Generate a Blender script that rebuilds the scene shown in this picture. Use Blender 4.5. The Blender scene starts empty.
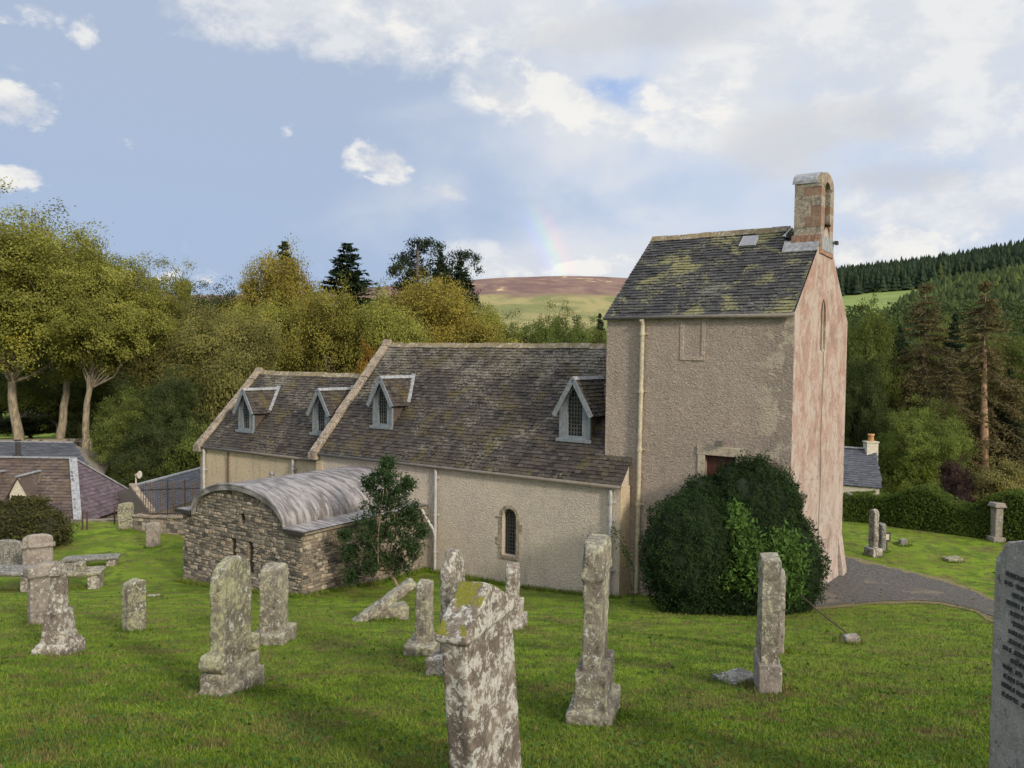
import bpy, bmesh, math, random
import numpy as np
from mathutils import Vector, Matrix, noise as mnoise
R = math.radians
random.seed(7)
rng = np.random.default_rng(7)
C = bpy.context.scene.collection
scene = bpy.context.scene

# ------------------------------------------------------------------ camera
FPX, CAMZ = 810.0, 7.0
cam_d = bpy.data.cameras.new('camera'); cam = bpy.data.objects.new('camera', cam_d); C.objects.link(cam)
cam_d.sensor_width = 36.0; cam_d.lens = FPX/1024*36; cam_d.clip_start = 0.1; cam_d.clip_end = 20000
CM = Matrix.Translation((0, 0, CAMZ)) @ Matrix.Rotation(R(90-1.91), 4, 'X') @ Matrix.Rotation(R(0.75), 4, 'Z')
cam.matrix_world = CM
scene.camera = cam
CR = CM.to_3x3()
def ray(px, py):
    return (CR @ Vector(((px-512)/FPX, (384-py)/FPX, -1))).normalized()
def at(px, py, depth):
    d = ray(px, py); return Vector((0, 0, CAMZ)) + d*(depth/d.y)
def proj(p):
    q = CR.transposed() @ (Vector(p)-Vector((0, 0, CAMZ)))
    return (512+FPX*q.x/-q.z, 384-FPX*q.y/-q.z)

# ------------------------------------------------------------------ view / exposure
scene.view_settings.view_transform = 'Standard'
scene.view_settings.look = 'None'
scene.view_settings.exposure = 0.0
scene.view_settings.gamma = 1.0
scene.render.engine = 'CYCLES'

# ------------------------------------------------------------------ node helpers
class NT:
    def __init__(s, nt): s.nt = nt; s.n = nt.nodes; s.l = nt.links
    def link(s, a, b):
        if a is None: return
        if isinstance(a, bpy.types.NodeSocket): s.l.new(a, b)
        else:
            try: b.default_value = a
            except Exception:
                if hasattr(a, '__len__') and len(a) == 3: b.default_value = (*a, 1)
                else: b.default_value = (a, a, a)
    def node(s, t, ins=None, **kw):
        nd = s.n.new(t)
        for k, v in kw.items(): setattr(nd, k, v)
        if ins:
            for k, v in ins.items(): s.link(v, nd.inputs[k])
        return nd
    def math(s, op, a, b=0.0, c=0.0, clamp=False):
        nd = s.node('ShaderNodeMath', operation=op, use_clamp=clamp)
        s.link(a, nd.inputs[0]); s.link(b, nd.inputs[1]); s.link(c, nd.inputs[2]); return nd.outputs[0]
    def vmath(s, op, a, b=(0, 0, 0), out=0):
        nd = s.node('ShaderNodeVectorMath', operation=op)
        s.link(a, nd.inputs[0]); s.link(b, nd.inputs[1]); return nd.outputs[out]
    def mix(s, f, a, b, mode='MIX'):
        nd = s.node('ShaderNodeMix', data_type='RGBA', blend_type=mode)
        s.link(f, nd.inputs[0]); s.link(c4(a), nd.inputs[6]); s.link(c4(b), nd.inputs[7]); return nd.outputs[2]
    def ss(s, v, lo, hi, a=0.0, b=1.0):
        nd = s.node('ShaderNodeMapRange', interpolation_type='SMOOTHSTEP')
        s.link(v, nd.inputs[0]); s.link(lo, nd.inputs[1]); s.link(hi, nd.inputs[2]); s.link(a, nd.inputs[3]); s.link(b, nd.inputs[4])
        return nd.outputs[0]
    def noise(s, vec, scale, detail=4, rough=0.55, dist=0.0, out=0):
        nd = s.node('ShaderNodeTexNoise', {'Vector': vec, 'Scale': scale, 'Detail': detail, 'Roughness': rough, 'Distortion': dist})
        return nd.outputs[out]
    def scale(s, vec, v):
        return s.vmath('MULTIPLY', vec, v)
    def obj(s): return s.node('ShaderNodeTexCoord').outputs['Object']
    def pos(s): return s.node('ShaderNodeNewGeometry').outputs['Position']
    def attr(s, name): return s.node('ShaderNodeAttribute', attribute_name=name)
    def bump(s, h, strength=0.5, dist=0.02, normal=None):
        nd = s.node('ShaderNodeBump', {'Height': h, 'Strength': strength, 'Distance': dist})
        if normal is not None: s.link(normal, nd.inputs['Normal'])
        return nd.outputs[0]
def c4(c):
    if isinstance(c, (tuple, list)) and len(c) == 3: return (*c, 1)
    return c
MATS = {}
def material(name, fn):
    if name in MATS: return MATS[name]
    m = bpy.data.materials.new(name); m.use_nodes = True
    t = NT(m.node_tree); b = m.node_tree.nodes['Principled BSDF']
    b.inputs['Roughness'].default_value = 0.9; b.inputs['Specular IOR Level'].default_value = 0.25
    r = fn(t, b) or {}
    for k, v in r.items(): t.link(c4(v), b.inputs[k])
    MATS[name] = m
    return m
def plain(name, col, rough=0.6, metal=0.0, var=0.15, spec=0.3):
    def fn(t, b):
        o = t.obj(); n = t.noise(o, 9, 5)
        b.inputs['Metallic'].default_value = metal; b.inputs['Specular IOR Level'].default_value = spec
        k = t.ss(n, 0.3, 0.7, 1-var, 1+var)
        return {'Base Color': t.vmath('MULTIPLY', tuple(col), t.node('ShaderNodeCombineXYZ', {'X': k, 'Y': k, 'Z': k}).outputs[0]), 'Roughness': rough}
    return material(name, fn)

# ------------------------------------------------------------------ sun and sky
SUN_AZ = Vector((0.60, -0.80, 0)).normalized(); SUN_EL = R(24)
sun_dir = (SUN_AZ*math.cos(SUN_EL) + Vector((0, 0, math.sin(SUN_EL)))).normalized()
sd = bpy.data.lights.new('sun', 'SUN'); sun = bpy.data.objects.new('sun', sd); C.objects.link(sun)
sd.energy = 3.3; sd.angle = R(6); sd.color = (1.0, 0.90, 0.76)
sun.rotation_euler = (-sun_dir).to_track_quat('-Z', 'Y').to_euler()

world = bpy.data.worlds.new('World'); scene.world = world; world.use_nodes = True
wt = NT(world.node_tree); bg = world.node_tree.nodes['Background']
D = wt.vmath('NORMALIZE', wt.node('ShaderNodeTexCoord').outputs['Generated'])
sky = wt.node('ShaderNodeTexSky', sky_type='NISHITA', sun_disc=False, sun_elevation=SUN_EL,
              sun_rotation=math.atan2(sun_dir.x, sun_dir.y), altitude=200, air_density=1.0, dust_density=1.5)
nishita = wt.vmath('SCALE', sky.outputs[0]); 
_n = nishita.node; _n.inputs['Scale'].default_value = 0.075
sep = wt.node('ShaderNodeSeparateXYZ', {0: D})
up = sep.outputs[2]; dx = sep.outputs[0]; dy = sep.outputs[1]
# flat-ceiling projection so the cloud noise shrinks towards the horizon
upc = wt.math('ADD', wt.math('MAXIMUM', up, 0.0), 0.22)
cp = wt.node('ShaderNodeCombineXYZ', {'X': wt.math('DIVIDE', dx, upc), 'Y': wt.math('DIVIDE', dy, upc), 'Z': 0.3}).outputs[0]
nz = wt.noise(cp, 1.6, 7, 0.55, 0.4)
nz2 = wt.noise(wt.vmath('MULTIPLY', D, (1, 1, 1.6)), 14.0, 10, 0.62, 0.15)
nz3 = wt.noise(wt.vmath('MULTIPLY', D, (1, 1, 1.5)), 5.0, 5, 0.5, 0.2)
lat = wt.math('DIVIDE', dx, wt.math('MAXIMUM', wt.math('ABSOLUTE', dy), 0.05))
# slate-blue showery sky on the left, thin pale veil to the right
base_l = wt.mix(wt.ss(up, 0.0, 0.42), (0.40, 0.515, 0.73), (0.455, 0.54, 0.70))
base_l = wt.mix(0.10, base_l, nishita)
veil = wt.mix(wt.ss(nz3, 0.38, 0.66), (0.575, 0.665, 0.82), (0.735, 0.765, 0.82))
colr = wt.mix(wt.ss(wt.math('ADD', lat, wt.math('MULTIPLY', wt.math('SUBTRACT', nz3, 0.5), 0.8)), -0.28, 0.22), base_l, veil)
def blob(px, py, wx, wy, rot=0.0):
    d = ray(px, py); r = (CR @ Vector((math.cos(rot), math.sin(rot), 0))); 
    r = (r - d*r.dot(d)).normalized(); u = r.cross(-d).normalized()*-1
    a = wt.math('DIVIDE', wt.vmath('DOT_PRODUCT', D, tuple(r), out=1), wx/FPX)
    b = wt.math('DIVIDE', wt.vmath('DOT_PRODUCT', D, tuple(u), out=1), wy/FPX)
    rr = wt.math('ADD', wt.math('MULTIPLY', a, a), wt.math('MULTIPLY', b, b))
    front = wt.math('GREATER_THAN', wt.vmath('DOT_PRODUCT', D, tuple(d), out=1), 0.0)
    return wt.math('MULTIPLY', wt.math('SUBTRACT', 1.0, rr, clamp=True), front)
def field(blobs):
    f = None
    for bl in blobs:
        v = blob(*bl); f = v if f is None else wt.math('MAXIMUM', f, v)
    return f
soft = field([(400, 20, 170, 60, -0.15), (500, 85, 90, 42, -0.5), (600, 118, 60, 24, -0.2), (705, 110, 110, 55, 0), (760, 60, 90, 50, 0),
              (900, 60, 190, 120, 0), (960, 205, 150, 40, 0), (470, 262, 80, 26, 0), (300, 10, 140, 40, 0), (560, 10, 90, 40, 0)])
fs = wt.math('ADD', soft, wt.math('MULTIPLY', wt.math('SUBTRACT', nz2, 0.5), 2.0))
ms = wt.ss(fs, 0.25, 0.95)
bluehole = blob(625, 92, 62, 26, -0.25)
colr = wt.mix(wt.math('MULTIPLY', wt.ss(wt.math('ADD', bluehole, wt.math('MULTIPLY', wt.math('SUBTRACT', nz2, 0.5), 2.6)), 0.25, 1.0), 0.8), colr, (0.30, 0.47, 0.82))
colr = wt.mix(wt.math('MULTIPLY', ms, 0.75), colr, wt.mix(wt.ss(nz2, 0.40, 0.62), (0.70, 0.73, 0.78), (0.87, 0.87, 0.86)))
grey = field([(790, 140, 90, 45, 0.2), (900, 178, 80, 20, 0), (640, 30, 150, 30, 0.1), (880, 120, 60, 30, 0)])
fg = wt.math('ADD', grey, wt.math('MULTIPLY', wt.math('SUBTRACT', nz2, 0.5), 1.5))
colr = wt.mix(wt.math('MULTIPLY', wt.ss(fg, 0.2, 1.1), 0.6), colr, (0.60, 0.61, 0.64))
puff = field([(22, 108, 50, 36, 0), (12, 176, 42, 18, 0), (384, 162, 50, 34, -0.35), (452, 194, 52, 18, -0.15), (128, 135, 22, 14, 0), (290, 126, 14, 16, 0),
              (82, 30, 20, 20, 0), (394, 115, 18, 10, 0), (215, 278, 80, 17, 0), (872, 256, 90, 40, 0.1), (900, 240, 40, 30, 0),
              (505, 272, 90, 20, 0), (612, 265, 70, 17, 0), (590, 118, 80, 22, -0.3), (510, 80, 70, 32, -0.5), (1010, 232, 40, 20, 0), (30, 14, 90, 16, 0), (690, 100, 70, 36, 0), (430, 40, 110, 34, -0.4)])
fp = wt.math('ADD', puff, wt.math('MULTIPLY', wt.math('SUBTRACT', nz2, 0.52), 5.5))
mp = wt.math('MULTIPLY', wt.ss(fp, 0.55, 1.35), wt.ss(puff, 0.0, 0.6))
colr = wt.mix(wt.math('MULTIPLY', mp, 0.80), colr, wt.mix(wt.ss(nz2, 0.46, 0.64), (0.70, 0.73, 0.80), (0.93, 0.91, 0.87)))
cum = field([(868, 258, 60, 30, 0.05), (902, 243, 34, 22, 0), (845, 252, 26, 18, 0), (385, 164, 40, 24, -0.5), (448, 193, 34, 12, -0.3), (20, 108, 36, 24, -0.3), (14, 176, 30, 12, 0), (560, 90, 60, 18, -0.5), (500, 100, 40, 16, -0.5), (590, 268, 40, 9, 0)])
fc_ = wt.math('ADD', cum, wt.math('MULTIPLY', wt.math('SUBTRACT', nz2, 0.5), 3.2))
colr = wt.mix(wt.math('MULTIPLY', wt.math('MULTIPLY', wt.ss(fc_, 0.22, 0.80), wt.ss(cum, 0.0, 0.35)), 0.85), colr, wt.mix(wt.ss(nz2, 0.40, 0.56), (0.70, 0.72, 0.76), (0.90, 0.89, 0.86)))
# rainbow: a 42 degree bow about the point opposite the low sun, seen only in the shower
anti = (Vector((-0.598, 0.776, 0)).normalized()*math.cos(R(12)) + Vector((0, 0, -math.sin(R(12))))).normalized()
bow_c = ray(550, 246); bow_r = math.degrees(math.acos(bow_c.dot(anti)))
ang = wt.math('MULTIPLY', wt.math('ARCCOSINE', wt.vmath('DOT_PRODUCT', D, tuple(anti), out=1)), 57.2958)
x = wt.math('DIVIDE', wt.math('SUBTRACT', ang, bow_r), 1.05)      # -1 violet .. 1 red
def gauss(v, c, w):
    q = wt.math('DIVIDE', wt.math('SUBTRACT', v, c), w); return wt.math('EXPONENT', wt.math('MULTIPLY', wt.math('MULTIPLY', q, q), -1.0))
bow = wt.node('ShaderNodeCombineXYZ', {'X': gauss(x, 0.55, 0.42), 'Y': gauss(x, 0.0, 0.40), 'Z': gauss(x, -0.6, 0.42)}).outputs[0]
bmask = blob(549, 244, 70, 44, 0)
bow = wt.vmath('MULTIPLY', bow, (0.125, 0.095, 0.12))
bs = wt.node('ShaderNodeVectorMath', operation='SCALE'); wt.link(bow, bs.inputs[0]); wt.link(wt.math('MULTIPLY', bmask, 1.0), bs.inputs['Scale'])
colr = wt.vmath('ADD', colr, bs.outputs[0])
# brighter broken cloud overhead and round the veiled sun behind the photographer
sung = wt.vmath('DOT_PRODUCT', D, tuple(sun_dir), out=1)
over = wt.math('MULTIPLY', wt.ss(up, 0.42, 0.9), 1.0)
back = wt.ss(sung, 0.0, 0.95)
over_col = wt.mix(wt.ss(nz, 0.4, 0.62), (1.25, 1.45, 1.85), (2.1, 2.1, 2.15))
back_col = wt.mix(wt.ss(nz, 0.35, 0.65), (1.05, 1.15, 1.35), (2.2, 2.05, 1.85))
colr = wt.mix(over, colr, over_col)
colr = wt.mix(back, colr, back_col)
wt.link(colr, bg.inputs[0]); bg.inputs[1].default_value = 1.0

# ------------------------------------------------------------------ object helpers
def link(o): C.objects.link(o); return o
def tag(o, label=None, cat=None, group=None, kind=None):
    if label: o['label'] = label
    if cat: o['category'] = cat
    if group: o['group'] = group
    if kind: o['kind'] = kind
    return o
def empty(name, loc=(0, 0, 0), rz=0.0, **kw):
    o = bpy.data.objects.new(name, None); o.empty_display_size = 0.3; link(o)
    o.location = loc; o.rotation_euler = (0, 0, rz); return tag(o, **kw)
def copy_tree(o, parent=None):
    c = o.copy(); link(c); c.parent = parent
    for ch in list(o.children): copy_tree(ch, c)
    return c
def npmesh(name, V, F, m, parent=None, cols=None, smooth=False):
    """V (n,3) float array, F (m,k) int array with constant k"""
    V = np.asarray(V, dtype=np.float32); F = np.asarray(F, dtype=np.int32)
    me = bpy.data.meshes.new(name); me.vertices.add(len(V)); me.vertices.foreach_set('co', V.ravel())
    k = F.shape[1]; me.loops.add(F.size); me.loops.foreach_set('vertex_index', F.ravel())
    me.polygons.add(len(F)); me.polygons.foreach_set('loop_start', np.arange(0, F.size, k, dtype=np.int32))
    if smooth: me.polygons.foreach_set('use_smooth', np.ones(len(F), dtype=bool))
    me.update(calc_edges=True); me.validate()
    if cols is not None:
        a = me.attributes.new('Tint', 'FLOAT', 'POINT'); a.data.foreach_set('value', np.asarray(cols, dtype=np.float32))
    me.materials.append(m)
    o = bpy.data.objects.new(name, me); link(o)
    if parent: o.parent = parent
    return o
class MB:
    def __init__(s): s.v = []; s.f = []; s.c = []
    def add(s, vs, fs, tint=0.5):
        n = len(s.v); s.v += [tuple(v) for v in vs]; s.f += [tuple(i+n for i in f) for f in fs]; s.c += [tint]*len(vs)
    def box(s, x0, x1, y0, y1, z0, z1, tint=0.5):
        s.add([(x0,y0,z0),(x1,y0,z0),(x1,y1,z0),(x0,y1,z0),(x0,y0,z1),(x1,y0,z1),(x1,y1,z1),(x0,y1,z1)],
              [(0,3,2,1),(4,5,6,7),(0,1,5,4),(1,2,6,5),(2,3,7,6),(3,0,4,7)], tint)
    def prism(s, loop, ext, tint=0.5):
        """loop: 3D points of one face, ext: extrusion vector"""
        n = len(loop); e = Vector(ext); a = [Vector(p) for p in loop]; b = [p+e for p in a]
        s.add(a+b, [tuple(range(n-1, -1, -1)), tuple(range(n, 2*n))] + [(i, (i+1) % n, n+(i+1) % n, n+i) for i in range(n)], tint)
    def bar(s, p, q, w, h=None, tint=0.5, up=(0, 0, 1)):
        p = Vector(p); q = Vector(q); h = h or w; d = (q-p).normalized(); u = Vector(up)
        if abs(d.dot(u)) > 0.98: u = Vector((0, 1, 0))
        a = d.cross(u).normalized()*w/2; b = a.cross(d).normalized()*h/2
        s.prism([p-a-b, p+a-b, p+a+b, p-a+b], q-p, tint)
    def tube(s, pts, rad, seg=8, tint=0.5, cap=True):
        pts = [Vector(p) for p in pts]; n = len(pts)
        rad = rad if hasattr(rad, '__len__') else [rad]*n
        vs = []; fs = []; pa = None
        for i, p in enumerate(pts):
            d = (pts[min(i+1, n-1)]-pts[max(i-1, 0)]).normalized()
            if pa is None: a = d.orthogonal().normalized()
            else: a = (pa-d*pa.dot(d)).normalized()
            pa = a; b = d.cross(a)
            for k in range(seg):
                t = 2*math.pi*k/seg; vs.append(p+(a*math.cos(t)+b*math.sin(t))*rad[i])
        for i in range(n-1):
            for k in range(seg):
                fs.append((i*seg+k, i*seg+(k+1) % seg, (i+1)*seg+(k+1) % seg, (i+1)*seg+k))
        if cap: fs += [tuple(range(seg-1, -1, -1)), tuple((n-1)*seg+k for k in range(seg))]
        s.add(vs, fs, tint)
    def lathe(s, prof, cx=0, cy=0, seg=16, tint=0.5):
        vs = []; fs = []
        for r, z in prof:
            for k in range(seg):
                t = 2*math.pi*k/seg; vs.append((cx+r*math.cos(t), cy+r*math.sin(t), z))
        for i in range(len(prof)-1):
            for k in range(seg):
                fs.append((i*seg+k, i*seg+(k+1) % seg, (i+1)*seg+(k+1) % seg, (i+1)*seg+k))
        s.add(vs, fs, tint)
    def build(s, name, m, parent=None, smooth=False, recalc=True):
        me = bpy.data.meshes.new(name); me.from_pydata(s.v, [], s.f)
        a = me.attributes.new('Tint', 'FLOAT', 'POINT'); a.data.foreach_set('value', s.c)
        if recalc:
            bm = bmesh.new(); bm.from_mesh(me); bmesh.ops.recalc_face_normals(bm, faces=bm.faces); bm.to_mesh(me); bm.free()
        if smooth:
            for p in me.polygons: p.use_smooth = True
        me.materials.append(m)
        o = bpy.data.objects.new(name, me); link(o)
        if parent: o.parent = parent
        return o
def bevel_mod(o, w=0.01, seg=2):
    b = o.modifiers.new('bevel', 'BEVEL'); b.width = w; b.segments = seg; b.limit_method = 'ANGLE'; return o

# ------------------------------------------------------------------ ground shape (metres; camera height 7)
def sstep(a, b, x):
    t = np.clip((x-a)/(b-a), 0, 1); return t*t*(3-2*t)
def groundz(x, y):
    x = np.asarray(x, float); y = np.asarray(y, float)
    floor = np.interp(x, [-20, -12, 0, 8, 14], [-0.25, -0.2, 0.0, 0.27, 0.33])
    plane = 5.35 - 0.23*np.maximum(y, 0) + 0.02*np.minimum(y, 0)
    k = 0.3; q = (plane-floor)/k
    z = floor + k*np.where(q > 20, q, np.log1p(np.exp(np.minimum(q, 20))))
    z = z + 0.04*np.sin(x*0.55+0.8)*np.sin(y*0.7) + 0.025*np.sin(x*1.3+y*0.9) 
    # beyond the yard: house terrace on the left, valley behind the hedge
    drop = sstep(34.0, 37.0, y)*sstep(-13.5, -15.0, x)
    z = z - drop*(2.6 - 2.2*sstep(46, 56, y))
    hy = 38.5 - 0.33*(x-15)
    z = z - sstep(0, 18, y-hy)*5.8*sstep(-12, -2, x)
    far = sstep(70, 160, np.hypot(x, y))
    z = z - far*6.0*sstep(8, -8, x)
    return z
def gz(x, y): return float(groundz(x, y))
def hit(px, py):
    """where the sight line of a pixel meets the ground"""
    d = ray(px, py); o = Vector((0, 0, CAMZ)); t = 2.0
    while t < 200:
        p = o+d*t
        if p.z < gz(p.x, p.y): break
        t += 0.02
    return Vector((p.x, p.y, gz(p.x, p.y)))

# ------------------------------------------------------------------ materials
def m_grass(t, b):
    p = t.pos(); b.inputs['Specular IOR Level'].default_value = 0.12
    fine = t.noise(t.scale(p, (1, 1, 1)), 38, 5, 0.7)
    mid = t.noise(p, 1.6, 6, 0.62, 0.5); big = t.noise(p, 0.23, 4, 0.5)
    tuft = t.noise(t.scale(p, (1, 1.0, 1)), 6.5, 6, 0.7, 0.6)
    c = t.mix(t.ss(mid, 0.40, 0.60), (0.062, 0.112, 0.009), (0.140, 0.208, 0.016))
    c = t.mix(t.math('MULTIPLY', t.ss(big, 0.42, 0.60), 0.5), c, (0.115, 0.150, 0.014))
    c = t.mix(t.math('MULTIPLY', t.ss(tuft, 0.52, 0.64), 0.4), c, (0.160, 0.160, 0.035))
    moss = t.noise(t.vmath('ADD', p, (7, 3, 0)), 1.05, 7, 0.72, 0.8)
    c = t.mix(t.math('MULTIPLY', t.ss(moss, 0.52, 0.58), 0.6), c, (0.115, 0.095, 0.035))
    c = t.mix(t.math('MULTIPLY', t.ss(t.noise(t.vmath('ADD', p, (1, 9, 0)), 2.6, 6, 0.75), 0.545, 0.60), 0.7), c, (0.080, 0.058, 0.028))
    k = t.ss(fine, 0.25, 0.75, 0.6, 1.4)
    c = t.vmath('MULTIPLY', c, t.node('ShaderNodeCombineXYZ', {'X': k, 'Y': k, 'Z': k}).outputs[0])
    h = t.math('ADD', t.math('MULTIPLY', fine, 0.5), t.math('ADD', tuft, t.math('MULTIPLY', mid, 1.5)))
    return {'Base Color': c, 'Normal': t.bump(h, 0.8, 0.06), 'Roughness': 0.95}
def m_far_ground(t, b):
    p = t.pos(); n = t.noise(p, 0.02, 5); f = t.noise(p, 0.3, 6, 0.7)
    c = t.mix(t.ss(n, 0.4, 0.6), (0.10, 0.15, 0.03), (0.17, 0.20, 0.05))
    c = t.mix(t.math('MULTIPLY', t.ss(f, 0.45, 0.65), 0.4), c, (0.07, 0.09, 0.03))
    return {'Base Color': c}
def m_moor(t, b):
    p = t.pos(); z = t.node('ShaderNodeSeparateXYZ', {0: p}).outputs[2]
    n = t.noise(p, 0.0035, 7, 0.6, 0.6); n2 = t.noise(t.scale(p, (1, 0.35, 1)), 0.012, 7, 0.65, 1.0); f = t.noise(p, 0.05, 6, 0.7)
    zz = t.math('ADD', z, t.math('MULTIPLY', t.math('SUBTRACT', n, 0.5), 60.0))
    grass = t.mix(t.ss(n2, 0.4, 0.60), (0.255, 0.215, 0.085), (0.135, 0.145, 0.045))
    heath = t.mix(t.ss(n2, 0.42, 0.58), (0.125, 0.066, 0.058), (0.185, 0.115, 0.080))
    heath = t.mix(t.ss(n2, 0.60, 0.66), heath, (0.40, 0.30, 0.155))
    c = t.mix(t.ss(zz, 112, 132), grass, heath)
    c = t.mix(t.math('MULTIPLY', t.ss(f, 0.5, 0.7), 0.35), c, (0.08, 0.085, 0.04))
    return {'Base Color': c, 'Roughness': 1.0}
def m_forest_floor(t, b):
    p = t.pos(); f = t.noise(p, 0.05, 6, 0.6); f2 = t.noise(p, 0.9, 5, 0.7)
    c = t.mix(t.ss(f, 0.4, 0.6), (0.115, 0.165, 0.030), (0.165, 0.210, 0.050))
    c = t.mix(t.math('MULTIPLY', t.ss(f2, 0.45, 0.7), 0.3), c, (0.07, 0.10, 0.02))
    return {'Base Color': c}
def m_path(t, b):
    p = t.pos(); n = t.noise(p, 14, 8, 0.9); g = t.noise(p, 0.9, 6, 0.65, 0.4); v = t.node('ShaderNodeTexVoronoi', {'Vector': p, 'Scale': 70}).outputs[0]
    c = t.mix(t.ss(n, 0.38, 0.62), (0.025, 0.024, 0.022), (0.150, 0.138, 0.125))
    c = t.mix(t.math('MULTIPLY', t.ss(g, 0.53, 0.62), 0.55), c, (0.20, 0.16, 0.11))
    return {'Base Color': c, 'Normal': t.bump(t.math('ADD', n, v), 0.8, 0.015)}
def m_verge(t, b):
    p = t.pos(); n = t.noise(p, 14, 6, 0.75)
    return {'Base Color': t.mix(t.ss(n, 0.35, 0.65), (0.085, 0.085, 0.030), (0.21, 0.165, 0.085)), 'Normal': t.bump(n, 0.9, 0.04)}
def harl(base, alt, pale, grain=34, lump=0.9):
    def fn(t, b):
        o = t.obj()
        g = t.node('ShaderNodeTexVoronoi', {'Vector': t.vmath('ADD', o, t.vmath('MULTIPLY', t.noise(o, 9, 3, out=1), (0.06, 0.06, 0.06))), 'Scale': grain}).outputs[0]
        n = t.noise(o, grain*0.6, 6, 0.75); l = t.noise(t.scale(o, (1, 1, 0.75)), 2.6, 6, 0.62, 0.7); st = t.noise(o, 0.55, 5, 0.6)
        trow = t.noise(t.scale(o, (1.0, 1.0, 1.5)), 7, 5, 0.65, 1.5)
        c = t.mix(t.ss(st, 0.36, 0.64), base, alt)
        c = t.mix(t.math('MULTIPLY', t.ss(l, 0.5, 0.72), 0.5), c, pale)
        c = t.mix(t.math('MULTIPLY', t.ss(n, 0.44, 0.30), 0.45), c, tuple(x*0.55 for x in base))
        c = t.mix(t.math('MULTIPLY', t.ss(n, 0.55, 0.72), 0.35), c, tuple(min(1, x*1.5) for x in pale))
        vc = t.node('ShaderNodeTexVoronoi', {'Vector': o, 'Scale': grain*1.5}).outputs['Color']
        vs = t.node('ShaderNodeSeparateXYZ', {0: vc}).outputs[0]
        c = t.mix(t.math('MULTIPLY', t.ss(vs, 0.6, 1.0), 0.40), c, tuple(x*0.5 for x in base)); c = t.mix(t.math('MULTIPLY', t.ss(vs, 0.35, 0.0), 0.30), c, tuple(min(1, x*1.4) for x in pale))
        # damp streaks under the eaves
        stv = t.noise(t.scale(o, (1.4, 1.4, 0.16)), 2.2, 6, 0.65, 0.2)
        c = t.mix(t.math('MULTIPLY', t.ss(stv, 0.54, 0.74), 0.45), c, tuple(x*0.6 for x in alt))
        h = t.math('ADD', t.math('MULTIPLY', g, 0.35), t.math('ADD', t.math('MULTIPLY', n, 0.6), t.math('MULTIPLY', trow, lump*1.6)))
        return {'Base Color': c, 'Normal': t.bump(h, 0.9, 0.05), 'Roughness': 0.95}
    return fn
def m_tower(t, b):
    r = harl((0.335, 0.272, 0.218), (0.290, 0.237, 0.192), (0.40, 0.330, 0.262), 22, 0.9)(t, b)
    o = t.obj(); x = t.node('ShaderNodeSeparateXYZ', {0: o}).outputs[0]
    n = t.noise(o, 1.7, 7, 0.66, 0.8)
    near = t.ss(x, 3.0, 4.1)
    c = t.mix(t.math('MULTIPLY', near, 0.35), r['Base Color'], (0.17, 0.14, 0.115))
    c = t.mix(t.math('MULTIPLY', t.math('MULTIPLY', near, t.ss(n, 0.50, 0.56)), 0.8), c, (0.42, 0.36, 0.27))
    r['Base Color'] = c; return r
def m_pink(t, b):
    o = t.obj(); wob = t.vmath('ADD', o, t.vmath('MULTIPLY', t.noise(o, 1.5, 4, out=1), (0.200, 0.200, 0.203)))
    z = t.node('ShaderNodeSeparateXYZ', {0: o}).outputs[2]
    st = t.noise(t.scale(wob, (1.0, 1.0, 0.75)), 1.5, 10, 0.74, 0.5); st2 = t.noise(t.scale(wob, (1, 1, 1.1)), 3.2, 10, 0.78, 0.4); n = t.noise(o, 20, 6, 0.75); l = t.noise(o, 1.1, 6, 0.65, 0.4); m = t.noise(o, 5, 7, 0.7, 0.5)
    zz = t.math('ADD', z, t.math('MULTIPLY', l, 3.6))
    c = t.mix(t.ss(zz, 4.4, 7.6), (0.328, 0.254, 0.217), (0.300, 0.186, 0.146))
    c = t.mix(t.math('MULTIPLY', t.ss(st, 0.45, 0.55), 0.8), c, (0.368, 0.316, 0.275))
    c = t.mix(t.math('MULTIPLY', t.ss(st2, 0.53, 0.60), 0.6), c, (0.228, 0.152, 0.121))
    c = t.mix(t.math('MULTIPLY', t.ss(st, 0.44, 0.38), 0.75), c, (0.185, 0.145, 0.120))
    c = t.mix(t.math('MULTIPLY', t.ss(m, 0.53, 0.61), 0.6), c, (0.172, 0.136, 0.113))
    c = t.mix(t.math('MULTIPLY', t.ss(n, 0.55, 0.68), 0.4), c, (0.416, 0.344, 0.300))
    h = t.math('ADD', t.math('MULTIPLY', n, 0.7), t.math('ADD', t.math('MULTIPLY', st2, 0.4), t.math('MULTIPLY', m, 1.2)))
    return {'Base Color': c, 'Normal': t.bump(h, 0.7, 0.035)}
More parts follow.
